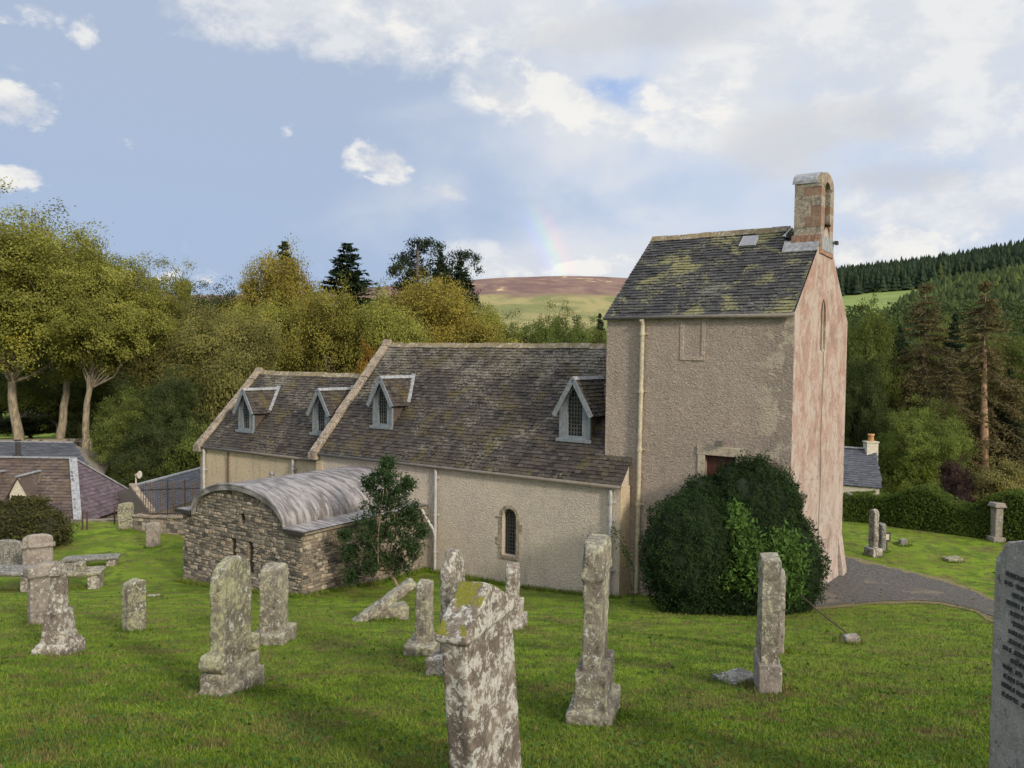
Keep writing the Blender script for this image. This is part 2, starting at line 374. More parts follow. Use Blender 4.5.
def slate(base, dark, lich, moss, lam, mam, scale=1.0, patch=None):
    def fn(t, b):
        o = t.obj(); tint = t.attr('Tint').outputs['Fac']
        b.inputs['Specular IOR Level'].default_value = 0.3
        c = t.mix(tint, dark, base)
        fine = t.noise(o, 30, 6, 0.8); n1 = t.noise(o, 0.8*scale, 6, 0.68, 0.6); n2 = t.noise(t.vmath('ADD', o, (4, 9, 2)), 1.0*scale, 7, 0.7, 0.7)
        sp = t.noise(o, 12.0, 8, 0.85, 0.2); sp3 = t.noise(t.vmath('ADD', o, (2, 2, 2)), 15, 8, 0.85)
        cov = t.math('ADD', t.math('MULTIPLY', t.math('SUBTRACT', n1, 0.5), 0.7), sp)
        if patch is not None:
            z = t.node('ShaderNodeSeparateXYZ', {0: o}).outputs[2]; cov = t.math('ADD', cov, t.ss(z, patch[0], patch[1], -0.05, 0.05))
        c = t.mix(t.math('MULTIPLY', t.ss(cov, 0.56-lam, 0.64-lam), 0.85), c, lich)
        cov2 = t.math('ADD', t.math('MULTIPLY', t.math('SUBTRACT', n2, 0.5), 1.3), sp3)
        c = t.mix(t.math('MULTIPLY', t.ss(cov2, 0.62-mam, 0.70-mam), 0.85), c, moss)
        k = t.ss(fine, 0.3, 0.7, 0.6, 1.4)
        c = t.vmath('MULTIPLY', c, t.node('ShaderNodeCombineXYZ', {'X': k, 'Y': k, 'Z': k}).outputs[0])
        return {'Base Color': c, 'Normal': t.bump(t.math('ADD', fine, sp), 0.8, 0.025), 'Roughness': 0.85}
    return fn
def m_rubble(t, b):
    o = t.obj(); tint = t.attr('Tint').outputs['Fac']
    r = t.node('ShaderNodeValToRGB', {0: tint}); cr = r.color_ramp
    cr.elements[0].position = 0; cr.elements[0].color = (0.075, 0.068, 0.060, 1); cr.elements[1].position = 1; cr.elements[1].color = (0.46, 0.40, 0.31, 1)
    for ps, cc in ((0.2, (0.17, 0.15, 0.125, 1)), (0.4, (0.235, 0.195, 0.15, 1)), (0.6, (0.29, 0.255, 0.205, 1)), (0.8, (0.33, 0.255, 0.18, 1))):
        e = cr.elements.new(ps); e.color = cc
    n = t.noise(o, 22, 6, 0.75); n2 = t.noise(o, 5, 5, 0.6)
    dk = t.vmath('MULTIPLY', r.outputs[0], (0.80, 0.80, 0.80))
    c = t.mix(t.math('MULTIPLY', t.ss(n, 0.54, 0.68), 0.5), dk, (0.34, 0.32, 0.26))
    c = t.mix(t.math('MULTIPLY', t.ss(n2, 0.55, 0.7), 0.4), c, (0.10, 0.095, 0.085))
    return {'Base Color': c, 'Normal': t.bump(n, 0.8, 0.03)}
def m_mortar(t, b):
    o = t.obj(); n = t.noise(o, 24, 6, 0.75); 
    return {'Base Color': t.mix(t.ss(n, 0.35, 0.65), (0.115, 0.095, 0.075), (0.26, 0.215, 0.165)), 'Normal': t.bump(n, 0.9, 0.03)}
def m_lead(t, b):
    o = t.obj(); s = t.scale(o, (1.0, 1.0, 1.0))
    n = t.noise(t.scale(o, (0.6, 3.2, 0.6)), 2.4, 7, 0.65, 0.6); m = t.noise(o, 3.5, 6, 0.7, 0.5); f = t.noise(o, 20, 5, 0.7)
    c = t.mix(t.ss(n, 0.38, 0.64), (0.088, 0.078, 0.074), (0.265, 0.248, 0.240))
    c = t.mix(t.math('MULTIPLY', t.ss(m, 0.56, 0.68), 0.7), c, (0.065, 0.060, 0.060))
    c = t.mix(t.math('MULTIPLY', t.ss(f, 0.6, 0.75), 0.4), c, (0.42, 0.40, 0.36))
    b.inputs['Specular IOR Level'].default_value = 0.4
    return {'Base Color': c, 'Roughness': t.ss(m, 0.3, 0.7, 0.45, 0.7), 'Normal': t.bump(m, 0.3, 0.03)}
def stone(base, dark, lich, lam=0.0, moss=None, seed=0, lscale=1.0):
    def fn(t, b):
        o = t.vmath('ADD', t.obj(), (seed*3.7, seed*1.3, seed*2.1))
        inf = t.node('ShaderNodeObjectInfo').outputs['Random']
        n = t.noise(o, 3.2, 7, 0.7, 0.5); f = t.noise(o, 60, 5, 0.8); sp = t.noise(o, 19*lscale, 8, 0.78, 0.2); st = t.noise(t.scale(o, (1, 1, 0.3)), 9, 6, 0.7)
        sp2 = t.noise(t.vmath('ADD', o, (5, 5, 5)), 13.0*lscale, 8, 0.76, 0.3)
        c = t.mix(t.ss(n, 0.35, 0.65), dark, base)
        c = t.mix(t.math('MULTIPLY', t.ss(st, 0.52, 0.66), 0.6), c, tuple(x*0.5 for x in dark))
        cov = t.math('ADD', sp, t.math('MULTIPLY', t.math('SUBTRACT', n, 0.5), 0.5))
        c = t.mix(t.math('MULTIPLY', t.ss(cov, 0.55-lam, 0.60-lam), 0.85), c, lich)
        c = t.mix(t.math('MULTIPLY', t.ss(t.math('ADD', sp2, t.math('MULTIPLY', t.math('SUBTRACT', n, 0.5), -0.4)), 0.585, 0.62), 0.85), c, (0.42, 0.42, 0.37))
        c = t.mix(t.math('MULTIPLY', t.ss(sp2, 0.42, 0.37), 0.75), c, (0.050, 0.044, 0.036))
        if moss is not None:
            nz_ = t.node('ShaderNodeSeparateXYZ', {0: t.node('ShaderNodeNewGeometry').outputs['Normal']}).outputs[2]
            mk = t.math('MULTIPLY', t.ss(nz_, 0.45, 0.75), t.ss(t.noise(o, 5, 5, 0.65), 0.42, 0.50))
            c = t.mix(mk, c, moss)
        k = t.ss(f, 0.25, 0.75, 0.72, 1.28)
        c = t.vmath('MULTIPLY', c, t.node('ShaderNodeCombineXYZ', {'X': k, 'Y': k, 'Z': k}).outputs[0])
        h = t.math('ADD', t.math('MULTIPLY', f, 0.35), t.math('ADD', sp, t.math('ADD', st, sp2)))
        return {'Base Color': c, 'Normal': t.bump(h, 0.8, 0.02), 'Roughness': 0.95}
    return fn
def m_pier(t, b):
    r = stone((0.30, 0.25, 0.185), (0.185, 0.155, 0.12), (0.38, 0.35, 0.27), 0.0, None, 3)(t, b); tint = t.attr('Tint').outputs['Fac']
    o = t.obj(); n = t.noise(o, 9, 6, 0.7)
    r['Base Color'] = t.mix(t.math('MULTIPLY', t.ss(t.math('ADD', tint, t.math('MULTIPLY', t.math('SUBTRACT', n, 0.5), 0.3)), 0.72, 0.8), 0.7), r['Base Color'], (0.20, 0.105, 0.07)); return r
def m_leaf(t, b):
    tint = t.attr('Tint').outputs['Fac']; oc = t.node('ShaderNodeObjectInfo').outputs['Color']
    k = t.ss(tint, 0.0, 1.0, 0.62, 1.4)
    warm = t.mix(t.ss(tint, 0.62, 1.0), (1, 1, 1), (1.35, 1.02, 0.6))
    c = t.vmath('MULTIPLY', t.vmath('MULTIPLY', oc, warm), t.node('ShaderNodeCombineXYZ', {'X': k, 'Y': k, 'Z': k}).outputs[0])
    b.inputs['Specular IOR Level'].default_value = 0.1; b.inputs['Roughness'].default_value = 0.8
    t.link(c, b.inputs['Base Color'])
    tr = t.node('ShaderNodeBsdfTranslucent', {'Color': c}); mx = t.node('ShaderNodeMixShader', {0: 0.3})
    t.l.new(b.outputs[0], mx.inputs[1]); t.l.new(tr.outputs[0], mx.inputs[2])
    t.l.new(mx.outputs[0], t.n['Material Output'].inputs[0])
def m_bark(t, b):
    o = t.obj(); n = t.noise(t.scale(o, (1, 1, 0.3)), 6, 6, 0.7); oc = t.node('ShaderNodeObjectInfo').outputs['Color']
    k = t.ss(n, 0.3, 0.7, 0.5, 1.4)
    return {'Base Color': t.vmath('MULTIPLY', oc, t.node('ShaderNodeCombineXYZ', {'X': k, 'Y': k, 'Z': k}).outputs[0]), 'Normal': t.bump(n, 0.8, 0.04)}
def m_blade(t, b):
    p = t.pos(); tint = t.attr('Tint').outputs['Fac']; n = t.noise(p, 1.6, 6, 0.62, 0.5); n2 = t.noise(t.vmath('ADD', p, (7, 3, 0)), 1.05, 7, 0.72, 0.8)
    c = t.mix(tint, (0.060, 0.112, 0.009), (0.158, 0.230, 0.022))
    c = t.mix(t.math('MULTIPLY', t.ss(tint, 0.84, 0.97), 0.7), c, (0.23, 0.21, 0.08))
    c = t.mix(t.math('MULTIPLY', t.ss(n2, 0.52, 0.58), 0.6), c, (0.155, 0.130, 0.050))
    c = t.mix(t.math('MULTIPLY', t.ss(n, 0.55, 0.42), 0.5), c, (0.045, 0.082, 0.012))
    n3 = t.noise(t.vmath('ADD', p, (1, 9, 0)), 2.6, 6, 0.75)
    c = t.mix(t.math('MULTIPLY', t.ss(n3, 0.545, 0.60), 0.75), c, (0.125, 0.095, 0.042))
    n4 = t.noise(p, 0.35, 4, 0.6)
    c = t.mix(t.math('MULTIPLY', t.ss(n4, 0.48, 0.58), 0.4), c, (0.14, 0.155, 0.035))
    b.inputs['Specular IOR Level'].default_value = 0.1
    return {'Base Color': c, 'Roughness': 0.8}
M = {
 'grass': material('lawn grass', m_grass), 'farground': material('valley pasture', m_far_ground), 'moor': material('heather moor', m_moor),
 'hillgrass': material('hill pasture', m_forest_floor), 'path': material('path tarmac', m_path), 'verge': material('path verge', m_verge),
 'harl': material('cream harling', harl((0.465, 0.400, 0.315), (0.395, 0.340, 0.282), (0.54, 0.46, 0.36), 26, 0.15)),
 'harl2': material('warm harling', harl((0.48, 0.385, 0.255), (0.40, 0.33, 0.235), (0.52, 0.43, 0.30), 26, 0.15)),
 'tower': material('grey harling', m_tower), 'pink': material('pink gable render', m_pink),
 'slate_n': material('nave slate', slate((0.072, 0.060, 0.050), (0.022, 0.018, 0.016), (0.195, 0.178, 0.132), (0.088, 0.070, 0.026), 0.035, 0.06, 1.0, (3.6, 7.6))),
 'slate_t': material('tower slate', slate((0.062, 0.061, 0.062), (0.020, 0.020, 0.021), (0.165, 0.16, 0.12), (0.205, 0.195, 0.085), 0.0, 0.075)),
 'slate_p': material('purple slate', slate((0.130, 0.095, 0.110), (0.070, 0.055, 0.066), (0.19, 0.17, 0.155), (0.12, 0.10, 0.055), -0.06, -0.10)),
 'slate_b': material('brown mossy slate', slate((0.105, 0.075, 0.062), (0.050, 0.038, 0.034), (0.17, 0.145, 0.105), (0.125, 0.09, 0.04), 0.0, 0.02)),
 'slate_g': material('grey slate', slate((0.088, 0.094, 0.108), (0.055, 0.059, 0.069), (0.16, 0.16, 0.15), (0.1, 0.1, 0.06), -0.08, -0.2)),
 'rubble': material('rubble stone', m_rubble), 'mortar': material('lime mortar', m_mortar), 'lead': material('weathered lead', m_lead),
 'skew': material('lichened skew stone', stone((0.28, 0.215, 0.150), (0.155, 0.120, 0.092), (0.36, 0.32, 0.235), 0.02, None, 1)),
 'dressed': material('dressed sandstone', stone((0.42, 0.36, 0.26), (0.31, 0.25, 0.18), (0.46, 0.42, 0.33), -0.03, None, 2)),
 'red_stone': material('red sandstone block', stone((0.30, 0.17, 0.115), (0.19, 0.11, 0.08), (0.34, 0.27, 0.19), -0.05, None, 3)),
 'pier': material('belfry blocks', m_pier), 'ridge': material('ridge stone', stone((0.30, 0.26, 0.19), (0.14, 0.12, 0.10), (0.38, 0.36, 0.28), 0.03, (0.17, 0.12, 0.045), 4)),
 'grave': material('lichened grave stone', stone((0.245, 0.215, 0.165), (0.125, 0.108, 0.085), (0.34, 0.34, 0.225), 0.03, None, 5)),
 'grave_y': material('yellow lichened grave stone', stone((0.225, 0.205, 0.145), (0.115, 0.102, 0.078), (0.30, 0.305, 0.175), 0.055, None, 6)),
 'grave_w': material('white lichened grave stone', stone((0.225, 0.19, 0.152), (0.125, 0.102, 0.083), (0.41, 0.40, 0.345), 0.045, None, 7, 0.8)),
 'grave_m': material('mossy white lichened grave stone', stone((0.215, 0.178, 0.140), (0.110, 0.088, 0.070), (0.43, 0.42, 0.37), 0.05, (0.145, 0.140, 0.018), 7, 0.6)),
 'grave_g': material('grey grave stone', stone((0.17, 0.16, 0.145), (0.105, 0.098, 0.088), (0.26, 0.26, 0.22), 0.02, None, 8)),
 'grave_p': material('pale grave stone', stone((0.26, 0.225, 0.190), (0.175, 0.150, 0.128), (0.33, 0.315, 0.26), -0.02, None, 9)),
 'ledger': material('smooth grey memorial stone', stone((0.34, 0.315, 0.275), (0.25, 0.23, 0.20), (0.27, 0.27, 0.25), -0.05, None, 10)),
 'leaf': material('foliage', m_leaf), 'bark': material('bark', m_bark), 'blade': material('grass blades', m_blade),
 'white_paint': plain('white painted metal', (0.36, 0.355, 0.34), 0.5, 0, 0.2), 'cream_paint': plain('cream painted metal', (0.37, 0.32, 0.22), 0.5, 0, 0.2),
 'brown_paint': plain('rusty brown metal', (0.085, 0.055, 0.04), 0.7), 'blue_paint': plain('grey blue painted wood', (0.155, 0.172, 0.180), 0.6, 0, 0.2),
 'zinc': plain('pale lead flashing', (0.205, 0.212, 0.218), 0.65, 0, 0.3), 'iron': plain('dark iron', (0.035, 0.030, 0.028), 0.6),
 'glass': plain('dark window glass', (0.012, 0.012, 0.014), 0.12, 0, 0.1, 0.6), 'door': plain('red brown boards', (0.075, 0.028, 0.02), 0.6),
 'gutter': plain('gutter paint', (0.125, 0.110, 0.09), 0.6), 'white_wall': plain('white washed wall', (0.44, 0.40, 0.32), 0.9),
 'clay': plain('clay pot', (0.42, 0.22, 0.10), 0.8), 'wood': plain('dark weathered wood', (0.075, 0.045, 0.032), 0.8), 'bronze': plain('dark bell bronze', (0.045, 0.042, 0.035), 0.5, 0.6),
 'came': plain('window lead lattice', (0.10, 0.10, 0.105), 0.6), 'letters': plain('dark cut lettering', (0.06, 0.06, 0.058), 0.8), 'soil': plain('bare soil', (0.085, 0.065, 0.045), 1.0, 0, 0.4),
 'skyglass': plain('roof window glass', (0.11, 0.11, 0.12), 0.2, 0, 0.1, 0.6),
}

# ------------------------------------------------------------------ ground sheet
def polar_sheet(name, m, radii, n_az, zf, kind='structure'):
    az = np.linspace(0, 2*np.pi, n_az, endpoint=False)
    V = [(0, 0, float(zf(0.0, 0.0)))]
    rr, aa = np.meshgrid(radii, az, indexing='ij'); X = rr*np.cos(aa); Y = rr*np.sin(aa); Z = zf(X, Y)
    V = np.concatenate([[V[0]], np.stack([X.ravel(), Y.ravel(), Z.ravel()], 1)])
    me = bpy.data.meshes.new(name); F = []
    for k in range(n_az): F.append((0, 1+k, 1+(k+1) % n_az))
    nr = len(radii)
    for i in range(nr-1):
        b0 = 1+i*n_az; b1 = b0+n_az
        for k in range(n_az):
            k2 = (k+1) % n_az; F.append((b0+k, b1+k, b1+k2, b0+k2))
    me.from_pydata(V.tolist(), [], F); me.materials.append(m)
    for p in me.polygons: p.use_smooth = True
    return tag(link(bpy.data.objects.new(name, me)), kind=kind)
radii = np.concatenate([np.arange(1, 48, 0.35), np.geomspace(48, 9000, 60)])
g = polar_sheet('ground', M['grass'], radii, 420, groundz)

# moor and plantation hill: real distance and height, described by bearing (tan) and depth
def hill_mesh(name, m, t0, t1, nt, depths, zf):
    T = np.linspace(t0, t1, nt); V = []; 
    TT, DD = np.meshgrid(T, depths); Z = zf(TT, DD); X = TT*DD
    V = np.stack([X.ravel(), DD.ravel(), Z.ravel()], 1); n = nt
    i, j = np.meshgrid(np.arange(len(depths)-1), np.arange(nt-1), indexing='ij'); a = (i*n+j).ravel()
    F = np.stack([a, a+1, a+n+1, a+n], 1)
    o = npmesh(name, V, F, m, smooth=True); return tag(o, kind='structure')
def fbm(x, y, s, seed=0):
    sh = np.shape(x); out = np.array([mnoise.fractal((float(a)/s+seed, float(b)/s, seed*1.7), 1.0, 2.0, 4) for a, b in zip(np.ravel(x), np.ravel(y))])
    return out.reshape(sh)
def moor_z(T, Dp):
    px = 512+T*FPX
    e = np.interp(Dp, [400, 700, 1000, 1500, 2100, 2600, 3200], [-10, 18, 38, 60, 72, 76, 60])
    top = np.interp(px, [-400, 0, 140, 230, 330, 470, 500, 560, 600, 650, 760, 900, 1400], [.70, .72, .76, .76, .84, 1.0, 1.04, 1.07, 1.07, 1.05, 0.9, .7, .5])
    return CAMZ + (e*top)/FPX*Dp + fbm(T*Dp, Dp, 420, 3)*3.5*sstep(600, 1400, Dp)
hill_mesh('moor_hill', M['moor'], -1.3, 1.5, 170, np.linspace(400, 3200, 70), moor_z)
def wood_z(T, Dp):
    px = 512+T*FPX
    e = np.interp(Dp, [110, 200, 300, 420, 520, 640, 760, 900], [-70, -20, 22, 60, 72, 80, 86, 70])
    top = np.interp(px, [700, 780, 838, 930, 1024, 1200, 1500], [0.5, 0.75, 0.92, 1.06, 1.27, 1.45, 1.5])
    low = np.where(e < 0, e, e*top)
    z = CAMZ + low/FPX*Dp + fbm(T*Dp, Dp, 90, 8)*1.2
    return np.where(px < 760, z - (760-px)*0.25, z)
hill_mesh('plantation_hill', M['hillgrass'], 0.20, 1.5, 120, np.linspace(110, 900, 80), wood_z)

# ------------------------------------------------------------------ path
def path_sheet(name, m, edge_a, edge_b, n, lift):
    """strip between two ground polylines given as photo points on the ground"""
    A = [hit(*p) if len(p) == 2 else Vector(p) for p in edge_a]; B = [hit(*p) if len(p) == 2 else Vector(p) for p in edge_b]
    def samp(L, t):
        t = t*(len(L)-1); i = min(int(t), len(L)-2); f = t-i; return L[i].lerp(L[i+1], f)
    V = []; F = []; K = 14
    for i in range(n+1):
        a = samp(A, i/n); b = samp(B, i/n)
        for k in range(K+1):
            q = a.lerp(b, k/K)
            if k in (0, K) :
                w = mnoise.fractal(Vector((q.x*2.2, q.y*2.2, k)), 1.0, 2.0, 3)*0.22; q = q + (a-b).normalized()*w
            V.append((q.x, q.y, gz(q.x, q.y)+lift))
    for i in range(n):
        for k in range(K):
            s = i*(K+1)+k; F.append((s, s+1, s+K+2, s+K+1))
    return tag(npmesh(name, V, F, m), kind='structure')
up_e = [(838, 556), (862, 563), (900, 571), (940, 581), (975, 592), (1005, 606), (1050, 622), (1120, 650)]
lo_e = [(770, 609), (830, 606), (870, 603), (910, 601), (940, 602), (975, 609), (1010, 626), (1060, 652)]
path_sheet('path_verge', M['verge'], [(p[0]+1, p[1]-2.5) for p in up_e], [(p[0]-1, p[1]+2.5) for p in lo_e], 70, 0.012)
path_sheet('path', M['path'], up_e, lo_e, 70, 0.022)

# ------------------------------------------------------------------ church
ER = Vector((0.831, -0.556, 0)).normalized(); EV = Vector((0.556, 0.831, 0)).normalized()
A0 = Vector((3.01, 22.35, 0)); CH_RZ = math.atan2(ER.y, ER.x)
church = empty('church', A0, CH_RZ, label='old harled stone kirk with slate roofs, pink west gable and belfry', cat='church')
CW = Matrix.Translation(A0) @ Matrix.Rotation(CH_RZ, 4, 'Z'); CI = CW.inverted()
def loc(p): return CI @ Vector(p)
def cray(px, py, P0, N):
    """church-frame point where a sight line meets the plane (P0, N) of the church frame"""
    o = CI @ Vector((0, 0, CAMZ)); d = (CI.to_3x3() @ ray(px, py)); N = Vector(N)
    t = (Vector(P0)-o).dot(N)/d.dot(N); return o+d*t

def arch_pts(cx, z0, w, h, kind='round', n=10):
    """closed 2D outline of a window: sill z0, width w, total height h"""
    r = w/2; pts = [(cx-r, z0), (cx+r, z0)]
    if kind == 'round':
        for k in range(n+1): a = math.pi*k/n; pts.append((cx+r*math.cos(a), z0+h-r+r*math.sin(a)))
    elif kind == 'point':
        sp = z0+h-w*0.85
        for k in range(n//2+1): a = (math.pi/2.9)*k/(n//2); pts.append((cx-r+w*math.cos(a)*1.0, sp+w*math.sin(a)*0.97))
        pts[-1] = (cx, z0+h)
        for k in range(n//2-1, -1, -1): a = (math.pi/2.9)*k/(n//2); pts.append((cx+r-w*math.cos(a), sp+w*math.sin(a)*0.97))
    else: pts += [(cx+r, z0+h), (cx-r, z0+h)]
    return pts
def wall_face(mb, outline, holes, to3, depth, reveal=0.25):
    """2D outline with holes, mapped to 3D by to3(u, v, d); holes get reveals of the given depth"""
    bm = bmesh.new(); edges = []
    for lp in [outline]+holes:
        vs = [bm.verts.new((u, v, 0)) for u, v in lp]
        edges += [bm.edges.new((vs[i], vs[(i+1) % len(vs)])) for i in range(len(vs))]
    bmesh.ops.triangle_fill(bm, edges=edges, use_beauty=True, use_dissolve=False)
    bm.verts.index_update(); V = [to3(v.co.x, v.co.y, 0) for v in bm.verts]
    mb.add(V, [tuple(v.index for v in f.verts) for f in bm.faces]); bm.free()
    for lp in holes:
        n = len(lp); mb.add([to3(u, v, 0) for u, v in lp]+[to3(u, v, reveal) for u, v in lp], [(i, (i+1) % n, n+(i+1) % n, n+i) for i in range(n)])

def slates(name, m, O, a, b, L, S, parent, inside=None, sw=0.26, ex=0.17, seed=1, thick=0.012, sag=0.0):
    """real overlapping slates on a roof plane: O eave corner, a along eave, b up the slope"""
    r = random.Random(seed); a = Vector(a).normalized(); b = Vector(b).normalized(); n = a.cross(b).normalized()
    if n.z < 0: n = -n
    O = Vector(O); mb = MB(); rows = int(math.ceil(S/ex))
    for j in range(rows):
        s0 = j*ex-0.03; s1 = min(s0+ex*1.45, S); x = -sw*(0.5*(j % 2))-r.random()*0.04
        while x < L:
            w = sw*r.uniform(0.78, 1.2); x0 = max(x, 0)+0.003; x1 = min(x+w, L)-0.003; x += w
            if x1-x0 < 0.04: continue
            if inside and not inside((x0+x1)/2, s0+ex/2): continue
            ds = r.uniform(-0.018, 0.012); lift = r.uniform(0, 0.012); tilt = 0.034+r.uniform(-0.006, 0.01); rt = r.uniform(-0.006, 0.006)
            p = lambda u, s, h: O+a*u+b*s+n*h
            h0 = tilt+lift; h1 = 0.006+lift*0.4
            V = [p(x0, s0+ds-rt, h0-thick), p(x1, s0+ds+rt, h0-thick), p(x1, s1, h1-0.004), p(x0, s1, h1-0.004), p(x0, s0+ds-rt, h0), p(x1, s0+ds+rt, h0), p(x1, s1, h1), p(x0, s1, h1)]
            mb.add(V, [(4, 5, 6, 7), (0, 4, 7, 3), (1, 2, 6, 5), (0, 1, 5, 4)], min(1, max(0, r.gauss(0.5, 0.28))))
    return mb.build(name, m, parent, recalc=False)

NE, NR, NWD = 3.54, 7.40, 7.36           # nave eave, ridge, width
# nave walls
nw_near = cray(508.5, 562, (0, 0, 0), (0, 1, 0)); nx = nw_near.x
win = arch_pts(nx, 0.98, 0.50, 1.42)
mb = MB()
wall_face(mb, [(-12.0, -1.2), (0, -1.2), (0, NE), (-12.0, NE)], [win], lambda u, v, d: Vector((u, d, v)), 0)
mb.add([(0, 0, -1.2), (0, NWD, -1.2), (0, NWD, NE), (0, NWD/2, NR-0.05), (0, 0, NE)], [(0, 1, 2, 3, 4)])
mb.add([(-12, 0, -1.2), (-12, NWD, -1.2), (-12, NWD, NE), (-12, NWD/2, NR-0.05), (-12, 0, NE)], [(4, 3, 2, 1, 0)])
mb.add([(0, NWD, -1.2), (-12, NWD, -1.2), (-12, NWD, NE), (0, NWD, NE)], [(0, 1, 2, 3)])
mb.build('nave_wall', M['harl'], church, recalc=False)
# window in nave
def lattice(parent, outline, to3, du, dv, w=0.012, diamond=False):
    us = [p[0] for p in outline]; vs = [p[1] for p in outline]; mb = MB(); top = max(vs)
    def hmax(u):
        hs = []
        n = len(outline)
        for i in range(n):
            (u0, v0), (u1, v1) = outline[i], outline[(i+1) % n]
            if (u0-u)*(u1-u) <= 0 and u0 != u1: hs.append(v0+(v1-v0)*(u-u0)/(u1-u0))
        return (min(hs), max(hs)) if len(hs) > 1 else None
    def wmax(v):
        hs = []
        n = len(outline)
        for i in range(n):
            (u0, v0), (u1, v1) = outline[i], outline[(i+1) % n]
            if (v0-v)*(v1-v) <= 0 and v0 != v1: hs.append(u0+(u1-u0)*(v-v0)/(v1-v0))
        return (min(hs), max(hs)) if len(hs) > 1 else None
    u = min(us)+du
    while u < max(us)-du*0.4:
        h = hmax(u)
        if h: mb.bar(to3(u, h[0], 0), to3(u, h[1], 0), w)
        u += du
    v = min(vs)+dv
    while v < top-dv*0.4:
        h = wmax(v)
        if h: mb.bar(to3(h[0], v, 0), to3(h[1], v, 0), w)
        v += dv
    return mb.build('lattice', M['came'], parent)
mb = MB(); mb.add([(u, 0.2, v) for u, v in win], [tuple(range(len(win)))]); wn = mb.build('window', M['glass'], church)
lattice(wn, win, lambda u, v, d: Vector((u, 0.185, v)), 0.085, 0.11)
# dressed surround
mb = MB(); r0, r1 = 0.25, 0.37; zc = 0.98+1.42-0.25; K = 9
for k in range(K):
    a0 = math.pi*k/K+0.012; a1 = math.pi*(k+1)/K-0.012; pr = 0.008+0.006*(k % 2)
    q = [(nx+r*math.cos(a), zc+r*math.sin(a)) for r, a in ((r0, a0), (r1, a0), (r1, a1), (r0, a1))]
    mb.prism([(u, -pr, v) for u, v in q], (0, 0.05+pr, 0), random.random())
for s in (-1, 1):
    z = 0.98
    while z < zc-0.05:
        h = random.uniform(0.22, 0.34); z1 = min(z+h, zc-0.005); w = random.choice((0.14, 0.24))
        xa, xb = sorted((nx+s*0.25, nx+s*(0.25+w))); mb.box(xa, xb, -0.012, 0.05, z+0.006, z1-0.006); z = z1
mb.box(nx-0.36, nx+0.36, -0.03, 0.04, 0.86, 0.975)
bevel_mod(mb.build('window_surround', M['skew'], church), 0.008)
# nave roof
SN = math.hypot(NWD/2, NR-NE); bn = Vector((0, NWD/2, NR-NE)).normalized()
OV = 0.06
On = Vector((-12.0, 0, NE)) - bn*OV
def in_nave(u, s):
    x = -12.0+u; y = (s-OV)*bn.y
    return not (x > -0.82 and y > 0.60)
slates('nave_roof', M['slate_n'], On, (1, 0, 0), bn, 12.1, SN+OV, church, in_nave, 0.21, 0.135, 3)
mb = MB(); dn = Vector((0, -bn.z, bn.y))
mb.prism([On, On+Vector((11.2, 0, 0)), On+Vector((11.2, 0, 0))+bn*(SN+OV), On+bn*(SN+OV)], -dn*0.05*-1*-1)
mb.prism([On+Vector((11.2, 0, 0)), On+Vector((12.06, 0, 0)), On+Vector((12.06, 0, 0))+bn*(OV+0.85), On+Vector((11.2, 0, 0))+bn*(OV+0.85)], -dn*0.05)
bf = Vector((0, -NWD/2, NR-NE)).normalized()
Of = Vector((-12, NWD, NE))-bf*OV
mb.prism([Of, Of+Vector((12.0, 0, 0)), Of+Vector((12, 0, 0))+bf*(SN+OV), Of+bf*(SN+OV)], (0, 0, -0.05))
mb.build('roof_boarding', M['slate_g'], church)
# ridge stones
def ridge_stones(x0, x1, y, z, m, parent, seed=0, ln=0.62):
    r = random.Random(seed); mb = MB(); x = x0
    while x < x1:
        l = min(ln*r.uniform(0.8, 1.25), x1-x); dz = r.uniform(-0.012, 0.015)
        mb.prism([(x+0.004, y-0.15, z-0.13+dz), (x+0.004, y, z+0.05+dz), (x+0.004, y+0.15, z-0.13+dz)], (l-0.012, 0, 0)); x += l
    return bevel_mod(mb.build('ridge', m, parent), 0.012)
ridge_stones(-12.0, -0.8, NWD/2, NR+0.05, M['ridge'], church, 2)
# skews (gable copings) on the left ends
def skew(x, y0, ze, yr, zr, w, m, parent, th=0.12, seed=0, over=0.12):
    r = random.Random(seed); mb = MB(); 
    p = Vector((x, y0-0.12, ze-0.10)); q = Vector((x, yr, zr+0.02)); d = (q-p); L = d.length; d.normalize(); n = Vector((0, -d.z, d.y)); 
    s = 0.0
    while s < L:
        l = min(r.uniform(0.45, 0.75), L-s); o = p+d*(s+0.004)+n*r.uniform(-0.008, 0.012); dx_ = r.uniform(-0.012, 0.012)
        mb.prism([o+Vector((-over+dx_, 0, 0)), o+Vector((w+dx_, 0, 0)), o+Vector((w+dx_, 0, 0))+n*th, o+Vector((-over+dx_, 0, 0))+n*th], d*(l-0.01)); s += l
    # kneeler block at the foot and a cap at the top
    mb.box(x-over-0.03, x+w+0.02, y0-0.24, y0+0.12, ze-0.30, ze-0.04)
    mb.prism([(x-over-0.03, yr-0.16, zr-0.02), (x-over-0.03, yr, zr+0.24), (x-over-0.03, yr+0.16, zr-0.02)], (w+over+0.06, 0, 0))
    d2 = Vector((0, -d.y, d.z)); p2 = Vector((x, 2*yr-y0+0.12, ze-0.10)); n2 = Vector((0, d.z, d.y))
    mb.prism([p2+Vector((-over, 0, 0)), p2+Vector((w, 0, 0)), p2+Vector((w, 0, 0))+n2*th, p2+Vector((-over, 0, 0))+n2*th], d2*L)
    return bevel_mod(mb.build('skew', m, parent), 0.02)
skew(-12.1, 0, NE, NWD/2, NR, 0.24, M['skew'], church, seed=5)
